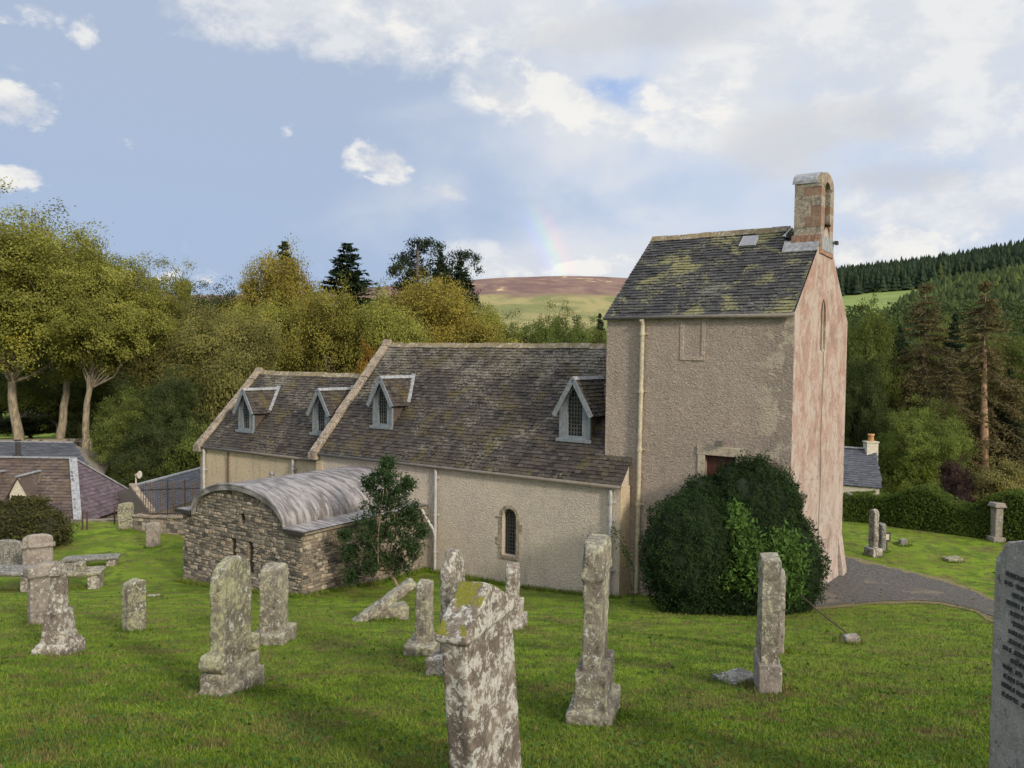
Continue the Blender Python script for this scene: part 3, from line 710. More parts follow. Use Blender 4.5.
# chancel
CE, CRZ, CX0, CX1, CY0, CWD = 3.22, 6.16, -19.45, -12.0, 0.45, 5.9
mb = MB()
mb.add([(CX0, CY0, -1.2), (CX1, CY0, -1.2), (CX1, CY0, CE), (CX0, CY0, CE)], [(0, 1, 2, 3)])
mb.add([(CX0, CY0, -1.2), (CX0, CY0+CWD, -1.2), (CX0, CY0+CWD, CE), (CX0, CY0+CWD/2, CRZ-.05), (CX0, CY0, CE)], [(0, 1, 2, 3, 4)])
mb.add([(CX0, CY0+CWD, -1.2), (CX1, CY0+CWD, -1.2), (CX1, CY0+CWD, CE), (CX0, CY0+CWD, CE)], [(0, 1, 2, 3)])
mb.build('chancel_wall', M['harl2'], church)
SC = math.hypot(CWD/2, CRZ-CE); bc = Vector((0, CWD/2, CRZ-CE)).normalized(); Oc = Vector((CX0+0.1, CY0, CE))-bc*OV; dc = Vector((0, -bc.z, bc.y))
slates('chancel_roof', M['slate_n'], Oc, (1, 0, 0), bc, CX1-CX0-0.1, SC+OV, church, None, 0.20, 0.13, 4)
mb = MB(); Lc = CX1-CX0-0.1
mb.prism([Oc, Oc+Vector((Lc, 0, 0)), Oc+Vector((Lc, 0, 0))+bc*(SC+OV), Oc+bc*(SC+OV)], -dc*0.05)
bcf = Vector((0, -bc.y, bc.z)); Ocf = Vector((CX0+0.1, CY0+CWD, CE))-bcf*OV
mb.prism([Ocf, Ocf+Vector((Lc, 0, 0)), Ocf+Vector((Lc, 0, 0))+bcf*(SC+OV), Ocf+bcf*(SC+OV)], (0, 0, -0.05))
mb.build('roof_boarding', M['slate_g'], church)
ridge_stones(CX0, CX1-0.05, CY0+CWD/2, CRZ+0.05, M['ridge'], church, 8)
skew(CX0-0.04, CY0, CE, CY0+CWD/2, CRZ, 0.26, M['skew'], church, seed=9)
# corner strip at nave left corner
mb = MB(); mb.box(-12.03, -11.72, -0.025, 0.1, -1.2, NE-0.35); mb.build('quoin_strip', M['harl2'], church)

# gutters and pipes
def gutter(x0, x1, y, z, m=None, r=0.055):
    mb = MB(); mb.tube([(x0, y, z), (x1, y, z)], r, 8); return mb.build('gutter', m or M['gutter'], church, smooth=True)
gutter(-11.8, 0.1, -0.13, NE-0.10); gutter(CX0+0.2, -12.1, CY0-0.13, CE-0.10)
def downpipe(x, y, ztop, zbot, r, m, brackets, bow=0.0, shoe=True):
    mb = MB(); mb.tube([(x, y, ztop), (x, y, zbot)], r, 10)
    for z in brackets:
        mb.tube([(x, y, z-0.035), (x, y, z+0.035)], r*1.35, 10); mb.box(x-r*2.4, x+r*2.4, y+r*0.2, y+r*1.4, z-0.02, z+0.02)
    if shoe: mb.tube([(x, y, zbot+0.02), (x, y-0.1, zbot-0.08)], r, 10)
    return mb.build('downpipe', m, church)
px_on_nave = lambda px, py, y=0.0: cray(px, py, (0, y, 0), (0, 1, 0))
p = px_on_nave(437, 520); downpipe(p.x, -0.09, NE-0.15, -0.05, 0.048, M['white_paint'], (0.7, 1.9, 3.1)); px437 = p.x
p = px_on_nave(611.5, 535); downpipe(p.x, -0.09, NE-0.2, 0.45, 0.048, M['white_paint'], (1.1, 2.5, 3.0))
p = px_on_nave(206, 470, CY0); downpipe(p.x, CY0-0.1, CE-0.15, -0.2, 0.055, M['white_paint'], (0.8, 2.2))
p = px_on_nave(229, 465, CY0); downpipe(p.x, CY0-0.06, CE-0.2, 0.8, 0.035, M['brown_paint'], (1.6,))
p = px_on_nave(295, 466, CY0); downpipe(p.x, CY0-0.1, CE-0.15, 0.6, 0.05, M['white_paint'], (2.7,))

# dormers
def dormer(px, py, P0, bslope, tan, W, Hw, Ha, wm, flash=True, glassw=0.42):
    N = Vector((0, -bslope.z, bslope.y)); c = cray(px, py, P0, N)
    d = bpy.data.objects.new('dormer', None); link(d); d.parent = church; d.location = c
    h = W/2; wl = arch_pts(0, 0.12, glassw, Ha-0.38, 'point'); mb = MB()
    wall_face(mb, [(-h, -0.12), (h, -0.12), (h, Hw), (0, Ha), (-h, Hw)], [wl], lambda u, v, dd: Vector((u, dd, v)), 0, 0.07)
    for s in (-1, 1):
        mb.box(s*h-0.04, s*h+0.04, -0.02, 0.05, -0.12, Hw+0.02)
    mb.box(-h-0.1, h+0.1, -0.12, 0.03, -0.06, 0.035)
    mb.build('front', M['blue_paint'], d)
    mb = MB(); mb.add([(u, 0.075, v) for u, v in wl], [tuple(range(len(wl)))]); mb.build('window', M['glass'], d)
    lattice(d, wl, lambda u, v, dd: Vector((u, 0.055, v)), 0.1, 0.115, 0.014)
    # cheeks
    mb = MB()
    for s in (-1, 1):
        mb.prism([(s*h, 0.0, -0.1), (s*h, 0.0, Hw), (s*h, Hw/tan, Hw)], (-s*0.05, 0, 0))
    mb.build('cheek', M['slate_b'], d)
    k = (Ha-Hw)/h; ov = 0.15; fo = -0.16; zt = Ha+0.03
    hw = h+ov; zl = zt-k*hw; rb = zt/tan; eb = max(zl, 0)/tan
    for s in (-1, 1):
        e0 = Vector((s*hw, fo, zl)); r0_ = Vector((0, fo, zt)); r1_ = Vector((0, rb, zt)); e1 = Vector((s*hw, eb, zl))
        b_ = (r0_-e0); Ls = b_.length; b_.normalize()
        def ins(u, v, s=s, hw=hw, Ls=Ls): 
            yb = eb+(rb-eb)*(v/Ls); return fo+u < yb
        slates('roof_slope', M['slate_n'], e0, (0, 1, 0), b_, rb-fo, Ls, d, ins, 0.2, 0.13, int(abs(px))+s, 0.01)
        mb = MB(); nn = Vector((0, 1, 0)).cross(b_); nn = nn if nn.z > 0 else -nn
        mb.prism([e0, r0_, r1_, e1], -nn*0.035); mb.build('sarking', M['slate_g'], d)
        mb = MB(); mb.bar(e0+Vector((0, -0.012, -0.03)), r0_+Vector((0, -0.012, -0.03)), 0.035, 0.14, up=(0, 1, 0) if False else (0, 0, 1)); mb.build('bargeboard', M['blue_paint'], d)
        if flash:
            mb = MB(); mb.bar(e1+Vector((0, -0.03, 0.09)), r1_+Vector((0, -0.02, 0.10)), 0.15, 0.04); mb.build('flashing', M['zinc'], d)
    mb = MB(); mb.prism([(-0.09, fo-0.02, zt-0.04), (0, fo-0.02, zt+0.06), (0.09, fo-0.02, zt-0.04)], (0, rb-fo+0.02, 0)); mb.build('ridge_cap', M['zinc'], d)
    if flash:
        mb = MB(); mb.box(-h-0.06, h+0.06, -0.3, -0.06, -0.30, -0.26); 
    return d
tn = (NR-NE)/(NWD/2); tc = (CRZ-CE)/(CWD/2)
dormer(574.5, 440, (0, 0, NE+0.03), bn, tn, 0.98, 0.98, 1.82, None, False, 0.50)
dormer(382.5, 427, (0, 0, NE+0.03), bn, tn, 0.84, 1.0, 1.72, None, True, 0.40)
dormer(246, 431, (0, CY0, CE+0.03), bc, tc, 0.86, 0.95, 1.66, None, True, 0.38)
dormer(321, 434, (0, CY0, CE+0.03), bc, tc, 0.86, 0.95, 1.66, None, True, 0.38)

# tower
TX0, TX1, TY0, TY1, TE, TR = -0.79, 4.47, 0.64, 6.86, 8.23, 10.78
TYM = (TY0+TY1)/2
op = cray(720, 470, (0, TY0, 0), (0, 1, 0)); ox = op.x; zop = cray(720, 456, (0, TY0, 0), (0, 1, 0)).z
opn = [(ox-0.42, zop-2.0), (ox+0.42, zop-2.0), (ox+0.42, zop), (ox-0.42, zop)]
mb = MB()
wall_face(mb, [(TX0, -1.0), (TX1, -1.0), (TX1, TE), (TX0, TE)], [opn], lambda u, v, d: Vector((u, TY0+d, v)), 0, 0.22)
mb.add([(TX0, TY0, -1), (TX0, TY1, -1), (TX0, TY1, TE), (TX0, TYM, TR-.05), (TX0, TY0, TE)], [(4, 3, 2, 1, 0)])
mb.add([(TX0, TY1, -1), (TX1, TY1, -1), (TX1, TY1, TE), (TX0, TY1, TE)], [(0, 1, 2, 3)])
mb.build('tower_wall', M['tower'], church, recalc=False)
mb = MB()
nl0, nl1 = cray(822.5, 350, (TX1, 0, 0), (1, 0, 0)), cray(822.5, 298, (TX1, 0, 0), (1, 0, 0))
slit = arch_pts(nl0.y, nl0.z, 0.60, nl1.z-nl0.z, 'point')
wall_face(mb, [(TY0, -1), (TY1, -1), (TY1, TE), (TYM, TR+0.06), (TY0, TE)], [slit], lambda u, v, d: Vector((TX1-d, u, v)), 0, 0.3)
# battered foot at the far corner
mb.prism([(TX1, TY1-0.5, -1.0), (TX1+0.22, TY1-0.5, -1.0), (TX1+0.16, TY1-0.5, 0.45), (TX1, TY1-0.5, 1.5)], (0, 0.53, 0))
mb.prism([(TX1, TY0, -1.0), (TX1+0.12, TY0, -1.0), (TX1, TY0, 0.9)], (0, 5.7, 0))
mb.build('pink_gable', M['pink'], church, recalc=False)
mb = MB(); mb.add([(TX1-0.26, u, v) for u, v in slit], [tuple(range(len(slit)))]); mb.build('blocked_lancet', MATS['pale margin'] if 'pale margin' in MATS else M['mortar'], church); mb = MB(); mb.box(TX1-0.28, TX1-0.02, nl0.y-0.05, nl0.y+0.24, nl0.z-0.06, nl0.z+0.03)
mb.prism([(TX1+0.004, nl0.y-0.06, nl0.z-0.05), (TX1+0.004, nl0.y-0.06, nl1.z-0.1), (TX1+0.004, nl0.y-0.13, nl1.z-0.3), (TX1+0.004, nl0.y-0.15, nl0.z)], (0.012, 0, 0))
mb.build('slit_margin', M['dressed'], church)
# cable down the gable
mb = MB(); pts = [(TX1+0.03, nl0.y-0.02+0.05*math.sin(k*1.1), nl0.z-0.05-k*(nl0.z-0.3)/14) for k in range(15)]
mb.tube(pts, 0.010, 6); mb.build('lightning_conductor', M['gutter'], church)
# roof
bt = Vector((0, TY1-TYM, TR-TE)).normalized(); ST = math.hypot(TYM-TY0, TR-TE); Ot = Vector((TX0-0.06, TY0, TE))-bt*0.05; dt = Vector((0, -bt.z, bt.y)); LT = TX1-TX0+0.02
def in_tower(u, s):
    x = TX0-0.06+u; y = TY0+(s-0.14)*bt.y
    return not (x > TX1-0.95 and y > TYM-0.80)
slates('tower_roof', M['slate_t'], Ot, (1, 0, 0), bt, LT, ST+0.05, church, in_tower, 0.22, 0.14, 11)
mb = MB(); mb.prism([Ot, Ot+Vector((LT, 0, 0)), Ot+Vector((LT, 0, 0))+bt*(ST-0.6), Ot+Vector((LT-1.0, 0, 0))+bt*(ST-0.5), Ot+Vector((LT-1.0, 0, 0))+bt*(ST+0.05), Ot+bt*(ST+0.05)], -dt*0.05)
btf = Vector((0, -bt.y, bt.z)); Otf = Vector((TX0-0.06, TY1, TE))-btf*0.14
mb.prism([Otf, Otf+Vector((LT, 0, 0)), Otf+Vector((LT, 0, 0))+btf*(ST+0.1), Otf+btf*(ST+0.14)], (0, 0, -0.05))
mb.build('roof_boarding', M['slate_g'], church)
slates('tower_roof', M['slate_t'], Otf, (1, 0, 0), btf, LT, ST+0.1, church, None, 0.27, 0.165, 12)
ridge_stones(TX0-0.05, TX1-0.98, TYM, TR+0.06, M['ridge'], church, 12, 0.55)
mb = MB(); mb.tube([(TX0-0.05, TY0-0.11, TE-0.09), (TX1, TY0-0.11, TE-0.09)], 0.055, 8); mb.build('gutter', M['gutter'], church, smooth=True)
p = cray(644, 330, (0, TY0, 0), (0, 1, 0)); q = cray(637.5, 590, (0, TY0, 0), (0, 1, 0))
mb = MB(); tx = p.x; mb.tube([(tx, TY0-0.17, TE-0.15), (tx, TY0-0.10, TE-0.3), (q.x+0.0, TY0-0.10, 0.4)], 0.062, 10)
for py in (334, 391, 449, 504):
    z = cray(640, py, (0, TY0, 0), (0, 1, 0)).z; f = (TE-z)/(TE-0.4); xx = tx+(q.x-tx)*f
    mb.tube([(xx, TY0-0.10, z-0.05), (xx, TY0-0.10, z+0.04)], 0.082, 10); mb.box(xx-0.14, xx+0.14, TY0-0.05, TY0, z-0.02, z+0.02)
mb.build('downpipe', M['cream_paint'], church)
# skylight
s0 = cray(640+10, 250, (0, TY0, TE), dt)
sk = cray(749.5, 243, (0, TY0, TE), dt); mb = MB()
ax = Vector((1, 0, 0))
def rp(u, v, h): return sk+ax*u+bt*v+dt*h
mb.prism([rp(-.24, -.26, .02), rp(.24, -.26, .02), rp(.24, .26, .02), rp(-.24, .26, .02)], dt*0.07)
sky_f = mb.build('skylight', M['zinc'], church)
mb = MB()
for u0, u1 in ((-0.20, -0.02), (0.02, 0.20)): mb.prism([rp(u0, -.22, .085), rp(u1, -.22, .085), rp(u1, .22, .085), rp(u0, .22, .085)], dt*0.008)
mb.build('pane', M['skyglass'], sky_f)
# old blocked opening and low doorway surround
a = cray(680.5, 321, (0, TY0, 0), (0, 1, 0)); b_ = cray(705, 357, (0, TY0, 0), (0, 1, 0)); mb = MB()
mb.box(a.x, a.x+0.11, TY0-0.02, TY0+0.05, b_.z+0.002, a.z); mb.box(b_.x-0.11, b_.x, TY0-0.02, TY0+0.05, b_.z+0.002, a.z); mb.box(a.x, b_.x, TY0-0.026, TY0+0.05, b_.z-0.10, b_.z)
bevel_mod(mb.build('blocked_window_margin', MATS['grey harling'] if False else material('pale margin', harl((0.40, 0.32, 0.255), (0.35, 0.28, 0.225), (0.44, 0.36, 0.29), 24, 1.0)), church), 0.012)
mb = MB(); mb.box(ox-0.62, ox-0.42, TY0-0.03, TY0+0.06, zop-2.0, zop-0.003); mb.box(ox+0.42, ox+0.62, TY0-0.03, TY0+0.06, zop-2.0, zop-0.003); mb.box(ox-0.64, ox+0.64, TY0-0.04, TY0+0.06, zop, zop+0.24)
bevel_mod(mb.build('door_surround', M['dressed'], church), 0.01)
mb = MB(); 
for k in range(6): mb.box(ox-0.42+k*0.14+0.004, ox-0.42+(k+1)*0.14-0.004, TY0+0.16, TY0+0.2, zop-2.0, zop)
mb.build('door', M['door'], church)
mb = MB(); lz = zop+0.34; lx = ox+0.02; mb.box(lx-0.05, lx+0.05, TY0-0.05, TY0, lz-0.05, lz+0.05); mb.bar((lx, TY0-0.02, lz), (lx, TY0-0.14, lz+0.02), 0.03); mb.box(lx-0.09, lx+0.09, TY0-0.2, TY0-0.1, lz-0.05, lz+0.08); mb.build('flood_lamp', M['gutter'], church)
mb = MB(); mb.box(ox-1.0, ox+1.2, TY0-1.0, TY0-0.02, -0.5, zop-2.01); 
for k in range(8): mb.box(ox-1.0-(k+1)*0.28, ox-1.0-k*0.28, TY0-0.99, TY0-0.03, -0.5, zop-2.2-k*0.2)
# belfry
BY0, BY1, BX1, BX0 = 3.0, 4.48, TX1+0.02, TX1-0.70
bel = bpy.data.objects.new('belfry', None); link(bel); bel.parent = church; bel.location = (0, 0, 0)
bzb, bzs = TR-0.72, 11.90; bym = (BY0+BY1)/2
r = random.Random(4); 
def block_col(name, y0, y1):
    mb1 = MB(); mb2 = MB(); z = bzb+0.42; k = 0
    while z < bzs-0.02:
        h = r.uniform(0.2, 0.3); z1 = min(z+h, bzs)
        if bzs-z1 < 0.1: z1 = bzs
        cuts = [BX0, BX0+r.uniform(0.2, 0.5), BX1]
        for i in range(2):
            t_ = mb1; tn_ = 1.0 if r.random() < 0.33 else r.uniform(0, 0.5); j = r.uniform(-0.008, 0.008)
            t_.box(cuts[i], cuts[i+1], y0+j, y1-j*0.5, z, z1, tn_)
        z = z1
    mb1.box(BX0+0.02, BX1-0.02, y0+0.02, y1-0.02, bzb+0.40, bzs-0.01, 0.2); mb1.build(name, M['pier'], bel)
PW = 0.42
block_col('pier', BY0, BY0+PW); block_col('pier', BY1-PW, BY1)
mb = MB()
for i in range(3): mb.box(BX0-0.06+i*0.27, BX0-0.06+(i+1)*0.27-0.01, BY0-0.05, BY1+0.05, bzb-0.1, bzb+0.42)
bevel_mod(mb.build('base_course', M['red_stone'], bel), 0.015)
# arched head: outer arc and inner arc
mb = MB(); n = 14; Ro, Ri = (BY1-BY0)/2, (BY1-BY0)/2-PW; out = []; inn = []
for k in range(n+1):
    a = math.pi*k/n; out.append((bym+Ro*math.cos(a), bzs+Ro*0.52*math.sin(a))); inn.append((bym+Ri*math.cos(a), bzs-0.12+Ri*0.75*math.sin(a)))
lp = out+[(BY0, bzs-0.12)]+inn[::-1]+[(BY1, bzs-0.12)]
for k in range(n):
    mb.prism([(BX0, *out[k]), (BX0, *out[k+1]), (BX0, *inn[k+1]), (BX0, *inn[k])], (BX1-BX0, 0, 0))
mb.build('arch_head', M['skew'], bel)
mb = MB()
for k in range(n):
    o0, o1 = out[k], out[k+1]; e = 1.05
    f = lambda p: (bym+(p[0]-bym)*1.04, bzs+(p[1]-bzs)*1.06)
    mb.prism([(BX0-0.06, *f(o0)), (BX0-0.06, *f(o1)), (BX0-0.06, o1[0], o1[1]+0.002), (BX0-0.06, o0[0], o0[1]+0.002)], (BX1-BX0-0.06, 0, 0))
mb.build('lead_cap', M['zinc'], bel)
mb = MB(); mb.lathe([(0.0, 0.62), (0.10, 0.60), (0.17, 0.5), (0.20, 0.3), (0.26, 0.12), (0.36, 0.0), (0.33, 0.0), (0.0, 0.1)], seg=20)
bell = mb.build('bell', M['bronze'], bel, smooth=True); bell.location = ((BX0+BX1)/2+0.1, bym, bzb+0.75)
mb = MB(); mb.bar((0, -0.7, 0.66), (0, 0.7, 0.66), 0.08, 0.1); mb.lathe([(0.05, 0.6), (0.05, 0.66)]); mb.build('headstock', M['wood'], bell)
# flashing where belfry meets the roof
mb = MB(); zf_ = lambda y: TE+(y-TY0)*(TR-TE)/(TYM-TY0)
mb.prism([(BX0-0.25, BY0-0.25, zf_(BY0-0.25)+0.05), (TX1+0.01, BY0-0.25, zf_(BY0-0.25)+0.05), (TX1+0.01, BY0, zf_(BY0)+0.16), (BX0-0.25, BY0, zf_(BY0)+0.16)], (0, 0, 0.02))
mb.prism([(TX1-0.985, BY0-0.1, TR-0.3), (TX1-0.985, TYM, TR+0.06), (TX1-0.985, BY1, TR-0.3)], (0.05, 0, 0))
mb.prism([(TX1+0.03, BY0-0.02, bzb+0.42), (TX1+0.03, BY0+0.05, bzb+0.02), (TX1+0.03, BY1-0.05, bzb+0.02), (TX1+0.03, BY1+0.02, bzb+0.42)], (0.02, 0, 0))
mb.build('flashing', M['zinc'], bel)
mb = MB(); mb.bar((TX1+0.02, BY1-0.2, bzb+0.35), (TX1+0.12, BY1-0.05, bzb+0.35), 0.04); mb.box(TX1+0.08, TX1+0.17, BY1-0.1, BY1+0.06, bzb+0.30, bzb+0.40); mb.build('flood_lamp', M['iron'], bel)
mb = MB(); mb.box(BX0, BX1-0.12, BY0+0.05, BY1-0.05, TR-1.6, bzb-0.1); mb.build('belfry_core', M['skew'], bel)

# return wall strip capping (rendered strip beside the pipe at the nave end)
mb = MB(); mb.box(0.003, 0.05, 0.0, 0.62, -0.8, NE-0.12); mb.build('return_wall', M['harl2'], church)

# sacristy with barrel roof
AX1, AX0, AY0, AE, AT = -7.01, -12.39, -5.13, 2.18, 3.13
def rubble(name, x_of, top_of, L, zb, parent, seed, holes=(), edge=0.0):
    """stones laid in rough courses; x_of(u, d) gives a plan point for distance u along the wall standing d proud"""
    r = random.Random(seed); mb = MB(); z = zb
    while z < 3.6:
        h = r.uniform(0.06, 0.15); u = r.uniform(-0.1, 0)
        while u < L:
            w = r.uniform(0.07, 0.33); w = min(w, h*2.9); u0 = max(u, 0)+0.012; u1 = min(u+w, L)-0.012; u += w
            if u1-u0 < 0.05: continue
            zz0 = z+r.uniform(-0.015, 0.02)+0.01; zz1 = z+h+r.uniform(-0.02, 0.02)-0.01; cu = (u0+u1)/2
            zt = min(top_of(u0), top_of(u1))
            if zz0 > zt-0.03: continue
            zz1 = min(zz1, zt)
            if any(hx0 < cu < hx1 and hz0 < (zz0+zz1)/2 < hz1 for hx0, hx1, hz0, hz1 in holes): continue
            pr = r.uniform(0.012, 0.05); c = min(u1-u0, zz1-zz0)*r.uniform(0.18, 0.34)
            jit = lambda: r.uniform(-0.012, 0.012)
            P8 = [(u0+c, zz0), (u1-c, zz0+jit()), (u1, zz0+c), (u1+jit()*0.5, zz1-c), (u1-c, zz1), (u0+c, zz1+jit()), (u0, zz1-c), (u0+jit()*0.5, zz0+c)]
            inn_ = [((p[0]-cu)*0.72+cu+jit(), (p[1]-(zz0+zz1)/2)*0.7+(zz0+zz1)/2+jit()) for p in P8]
            V = []
            for (a_, b2), d_ in [(p_, -0.02) for p_ in P8]+[(p_, pr*0.7) for p_ in P8]+[(p_, pr+r.uniform(0, 0.012)) for p_ in inn_]:
                q_ = x_of(a_, d_); V.append((q_[0], q_[1], b2))
            F = [(i, (i+1) % 8, 8+(i+1) % 8, 8+i) for i in range(8)]+[(8+i, 8+(i+1) % 8, 16+(i+1) % 8, 16+i) for i in range(8)]+[tuple(range(16, 24))]
            mb.add(V, F, r.random()**1.15)
        z += h
    return mb.build(name, M['rubble'], parent)
SW = AX1-AX0; FL = 0.62; cxs = SW/2; ra = SW/2-FL
def arc_top(u):
    t_ = abs(u-cxs)/ra
    return AE + ((AT-AE)*math.sqrt(max(0, 1-t_*t_)) if t_ < 1 else 0) - 0.04
hl = cray(233.5, 540, (0, AY0, 0), (0, 1, 0)); hr_ = cray(251, 545, (0, AY0, 0), (0, 1, 0)); oc = cray(242.5, 519, (0, AY0, 0), (0, 1, 0))
holes = [(hl.x-AX0-0.15, hl.x-AX0+0.15, 0.9, 1.62), (hr_.x-AX0-0.15, hr_.x-AX0+0.15, 0.65, 1.62), (oc.x-AX0-0.16, oc.x-AX0+0.16, oc.z-0.21, oc.z+0.21)]
rubble('rubble_facing', lambda u, d: (AX0+u, AY0-d), arc_top, SW, -0.6, church, 21, holes)
rubble('rubble_facing', lambda u, d: (AX1+d, AY0+u), lambda u: AE-0.03, -AY0, -0.6, church, 22)
rubble('rubble_facing', lambda u, d: (AX0-d, AY0+u), lambda u: AE-0.03, -AY0, -0.6, church, 23)
mb = MB(); outl = [(0, -1.0), (SW, -1.0), (SW, AE-0.02)]+[(SW-FL-2*ra*k/20, arc_top(SW-FL-2*ra*k/20)) for k in range(21)]+[(0, AE-0.02)]
hp = [arch_pts((h[0]+h[1])/2, h[2], h[1]-h[0]-0.04, h[3]-h[2], 'sq') for h in holes[:2]]
hp.append([((holes[2][0]+holes[2][1])/2+0.135*math.cos(k*math.pi/5), oc.z+0.18*math.sin(k*math.pi/5)) for k in range(10)])
wall_face(mb, outl, hp, lambda u, v, d: Vector((AX0+u, AY0+d, v)), 0, 0.3)
mb.add([(AX1, AY0, -1), (AX1, 0, -1), (AX1, 0, AE), (AX1, AY0, AE)], [(0, 1, 2, 3)]); mb.add([(AX0, AY0, -1), (AX0, 0, -1), (AX0, 0, AE), (AX0, AY0, AE)], [(3, 2, 1, 0)])
mb.build('sacristy_wall', M['mortar'], church, recalc=False)
mb = MB(); mb.box(AX0+0.8, AX1-0.8, AY0+0.28, AY0+0.32, -0.5, 2.3); mb.build('slit_window', M['glass'], church)
# barrel roof sheet with rolls
mb = MB(); NS = 28; front = AY0-0.12; prof = []
prof.append((AX0-0.16, AE+0.0)); prof.append((AX0+FL-0.05, AE+0.05))
for k in range(NS+1):
    a = math.pi*(1-k/NS); prof.append((AX0+SW/2+ra*math.cos(a)*1.0, AE+0.05+(AT-AE)*math.sin(a)))
prof.append((AX1-FL+0.05, AE+0.05)); prof.append((AX1+0.18, AE+0.0))
for i in range(len(prof)-1):
    (x0, z0), (x1, z1) = prof[i], prof[i+1]
    if abs(x1-x0)+abs(z1-z0) < 1e-5: continue
    mb.add([(x0, front, z0), (x1, front, z1), (x1, 0.05, z1), (x0, 0.05, z0), (x0, front, z0-0.055), (x1, front, z1-0.055), (x1, 0.05, z1-0.055), (x0, 0.05, z0-0.055)],
           [(0, 1, 2, 3), (4, 7, 6, 5), (0, 4, 5, 1)])
roof_b = mb.build('barrel_roof', M['lead'], church, recalc=False)
mb = MB()
y_ = front+0.62
while y_ < -0.1:
    mb.tube([(x_, y_, z_+0.002) for x_, z_ in prof[2:-2]], 0.011, 6); y_ += 0.64
mb.build('standing_seam', M['lead'], roof_b, smooth=True)
mb = MB(); mb.tube([(x_, front, z_+0.0) for x_, z_ in prof[2:-2]], 0.045, 8)
for k in range(2, len(prof)-2):
    (x0, z0), (x1, z1) = prof[k], prof[k+1] if k+1 < len(prof)-1 else prof[k]
    if (x0, z0) == (x1, z1): continue
    mb.prism([(x0, front-0.03, z0-0.16), (x1, front-0.03, z1-0.16), (x1, front-0.03, z1-0.02), (x0, front-0.03, z0-0.02)], (0, 0.10, 0))
mb.build('roof_edge', M['lead'], roof_b)
mb = MB(); mb.prism([(AX1-0.02, front+0.05, AE-0.10), (AX1+0.14, front+0.05, AE-0.10), (AX1+0.16, front+0.05, AE-0.05), (AX1-0.02, front+0.05, AE-0.05)], (0, -front-0.1, 0)); mb.build('cornice', M['dressed'], church)
mb = MB(); mb.box(AX0-0.2, AX0+0.55, front-0.06, front+0.3, AE-0.10, AE-0.0); mb.build('kneeler', M['iron'], church); mb = MB(); mb.box(AX1-0.6, AX1+0.2, front-0.06, front+0.02, AE-0.10, AE-0.0); mb.build('kneeler', M['iron'], church)
mb = MB(); mb.tube([(AX1+0.12, -0.25, AE-0.12), (AX1+0.2, -0.22, AE-0.3), (px437-0.05, -0.12, AE-0.75), (px437, -0.1, AE-0.95)], 0.05, 9); mb.build('downpipe', M['white_paint'], church)
mb = MB(); mb.lathe([(0.0, 0.22), (0.06, 0.2), (0.09, 0.12), (0.06, 0.06), (0.16, 0.0)], AX0+SW/2-0.5, AY0+1.6, 10); fz = mb.build('vent_finial', M['lead'], church); fz.location = (0, 0, AT+0.02)

# ------------------------------------------------------------------ trees
def tube_np(pts, rad, seg):
    mb = MB(); mb.tube(pts, rad, seg); return mb
def leaf_quads(P, Nrm, size, rg, flat=0.5, aspect=0.65):
    """random leaf-clump quads at P, loosely facing Nrm"""
    n = len(P); N = Nrm*flat + rg.normal(size=(n, 3))*0.8; N /= np.linalg.norm(N, axis=1, keepdims=True)+1e-9
    T = rg.normal(size=(n, 3)); T -= N*np.sum(T*N, 1, keepdims=True); T /= np.linalg.norm(T, axis=1, keepdims=True)+1e-9
    B = np.cross(N, T); s = size*rg.uniform(0.6, 1.35, (n, 1)); a = T*s; b = B*s*aspect
    V = np.stack([P-a, P-b*0.9+a*0.1, P+a, P+b*0.9+a*0.1], 1).reshape(-1, 3); F = np.arange(n*4).reshape(n, 4); return V, F
def crown_cloud(rg, H, W, base, lobes, per_lobe, leaves, sig, lsize, droop=0.0):
    """leaf clumps on the outside of several lobes filling an ellipsoid crown from base*H to H"""
    cz = H*(1+base)/2; rz = H*(1-base)/2; rx = W/2; P = []; Nn = []; Tt = []; cents = []
    for i in range(lobes):
        for _ in range(60):
            d = rg.normal(size=3); d /= np.linalg.norm(d); rr = rg.uniform(0.25, 0.78)
            c = np.array([d[0]*rx*rr, d[1]*rx*rr, d[2]*rz*rr])
            if all(np.linalg.norm((c-q)/np.array([rx, rx, rz])) > 0.28 for q, _ in cents): break
        lr = rg.uniform(0.26, 0.42)*min(rx, rz*1.1); cents.append((c, lr))
        lt = rg.normal(0, 0.13)
        for k in range(per_lobe):
            d = rg.normal(size=3); d[2] = abs(d[2])*0.8-0.25 if rg.random() < 0.75 else d[2]; d /= np.linalg.norm(d)
            cc = c + d*lr*np.array([1.15, 1.15, 0.9])*rg.uniform(0.75, 1.1)
            if rg.random() < 0.12: cc = c + d*lr*1.4
            n = max(4, int(leaves*rg.uniform(0.5, 1.4))); q = cc + rg.normal(size=(n, 3))*sig*np.array([1, 1, 0.7]); q[:, 2] -= droop*np.abs(rg.normal(size=n))
            P.append(q); Nn.append(np.tile(d*0.9+np.array([0, 0, 0.35]), (n, 1))); Tt.append(np.clip(0.42+lt+rg.normal(0, 0.13)+rg.normal(0, 0.055, n), 0, 1))
    P = np.concatenate(P); P[:, 2] += cz; return P, np.concatenate(Nn), np.concatenate(Tt), [(c+np.array([0, 0, cz]), l) for c, l in cents]
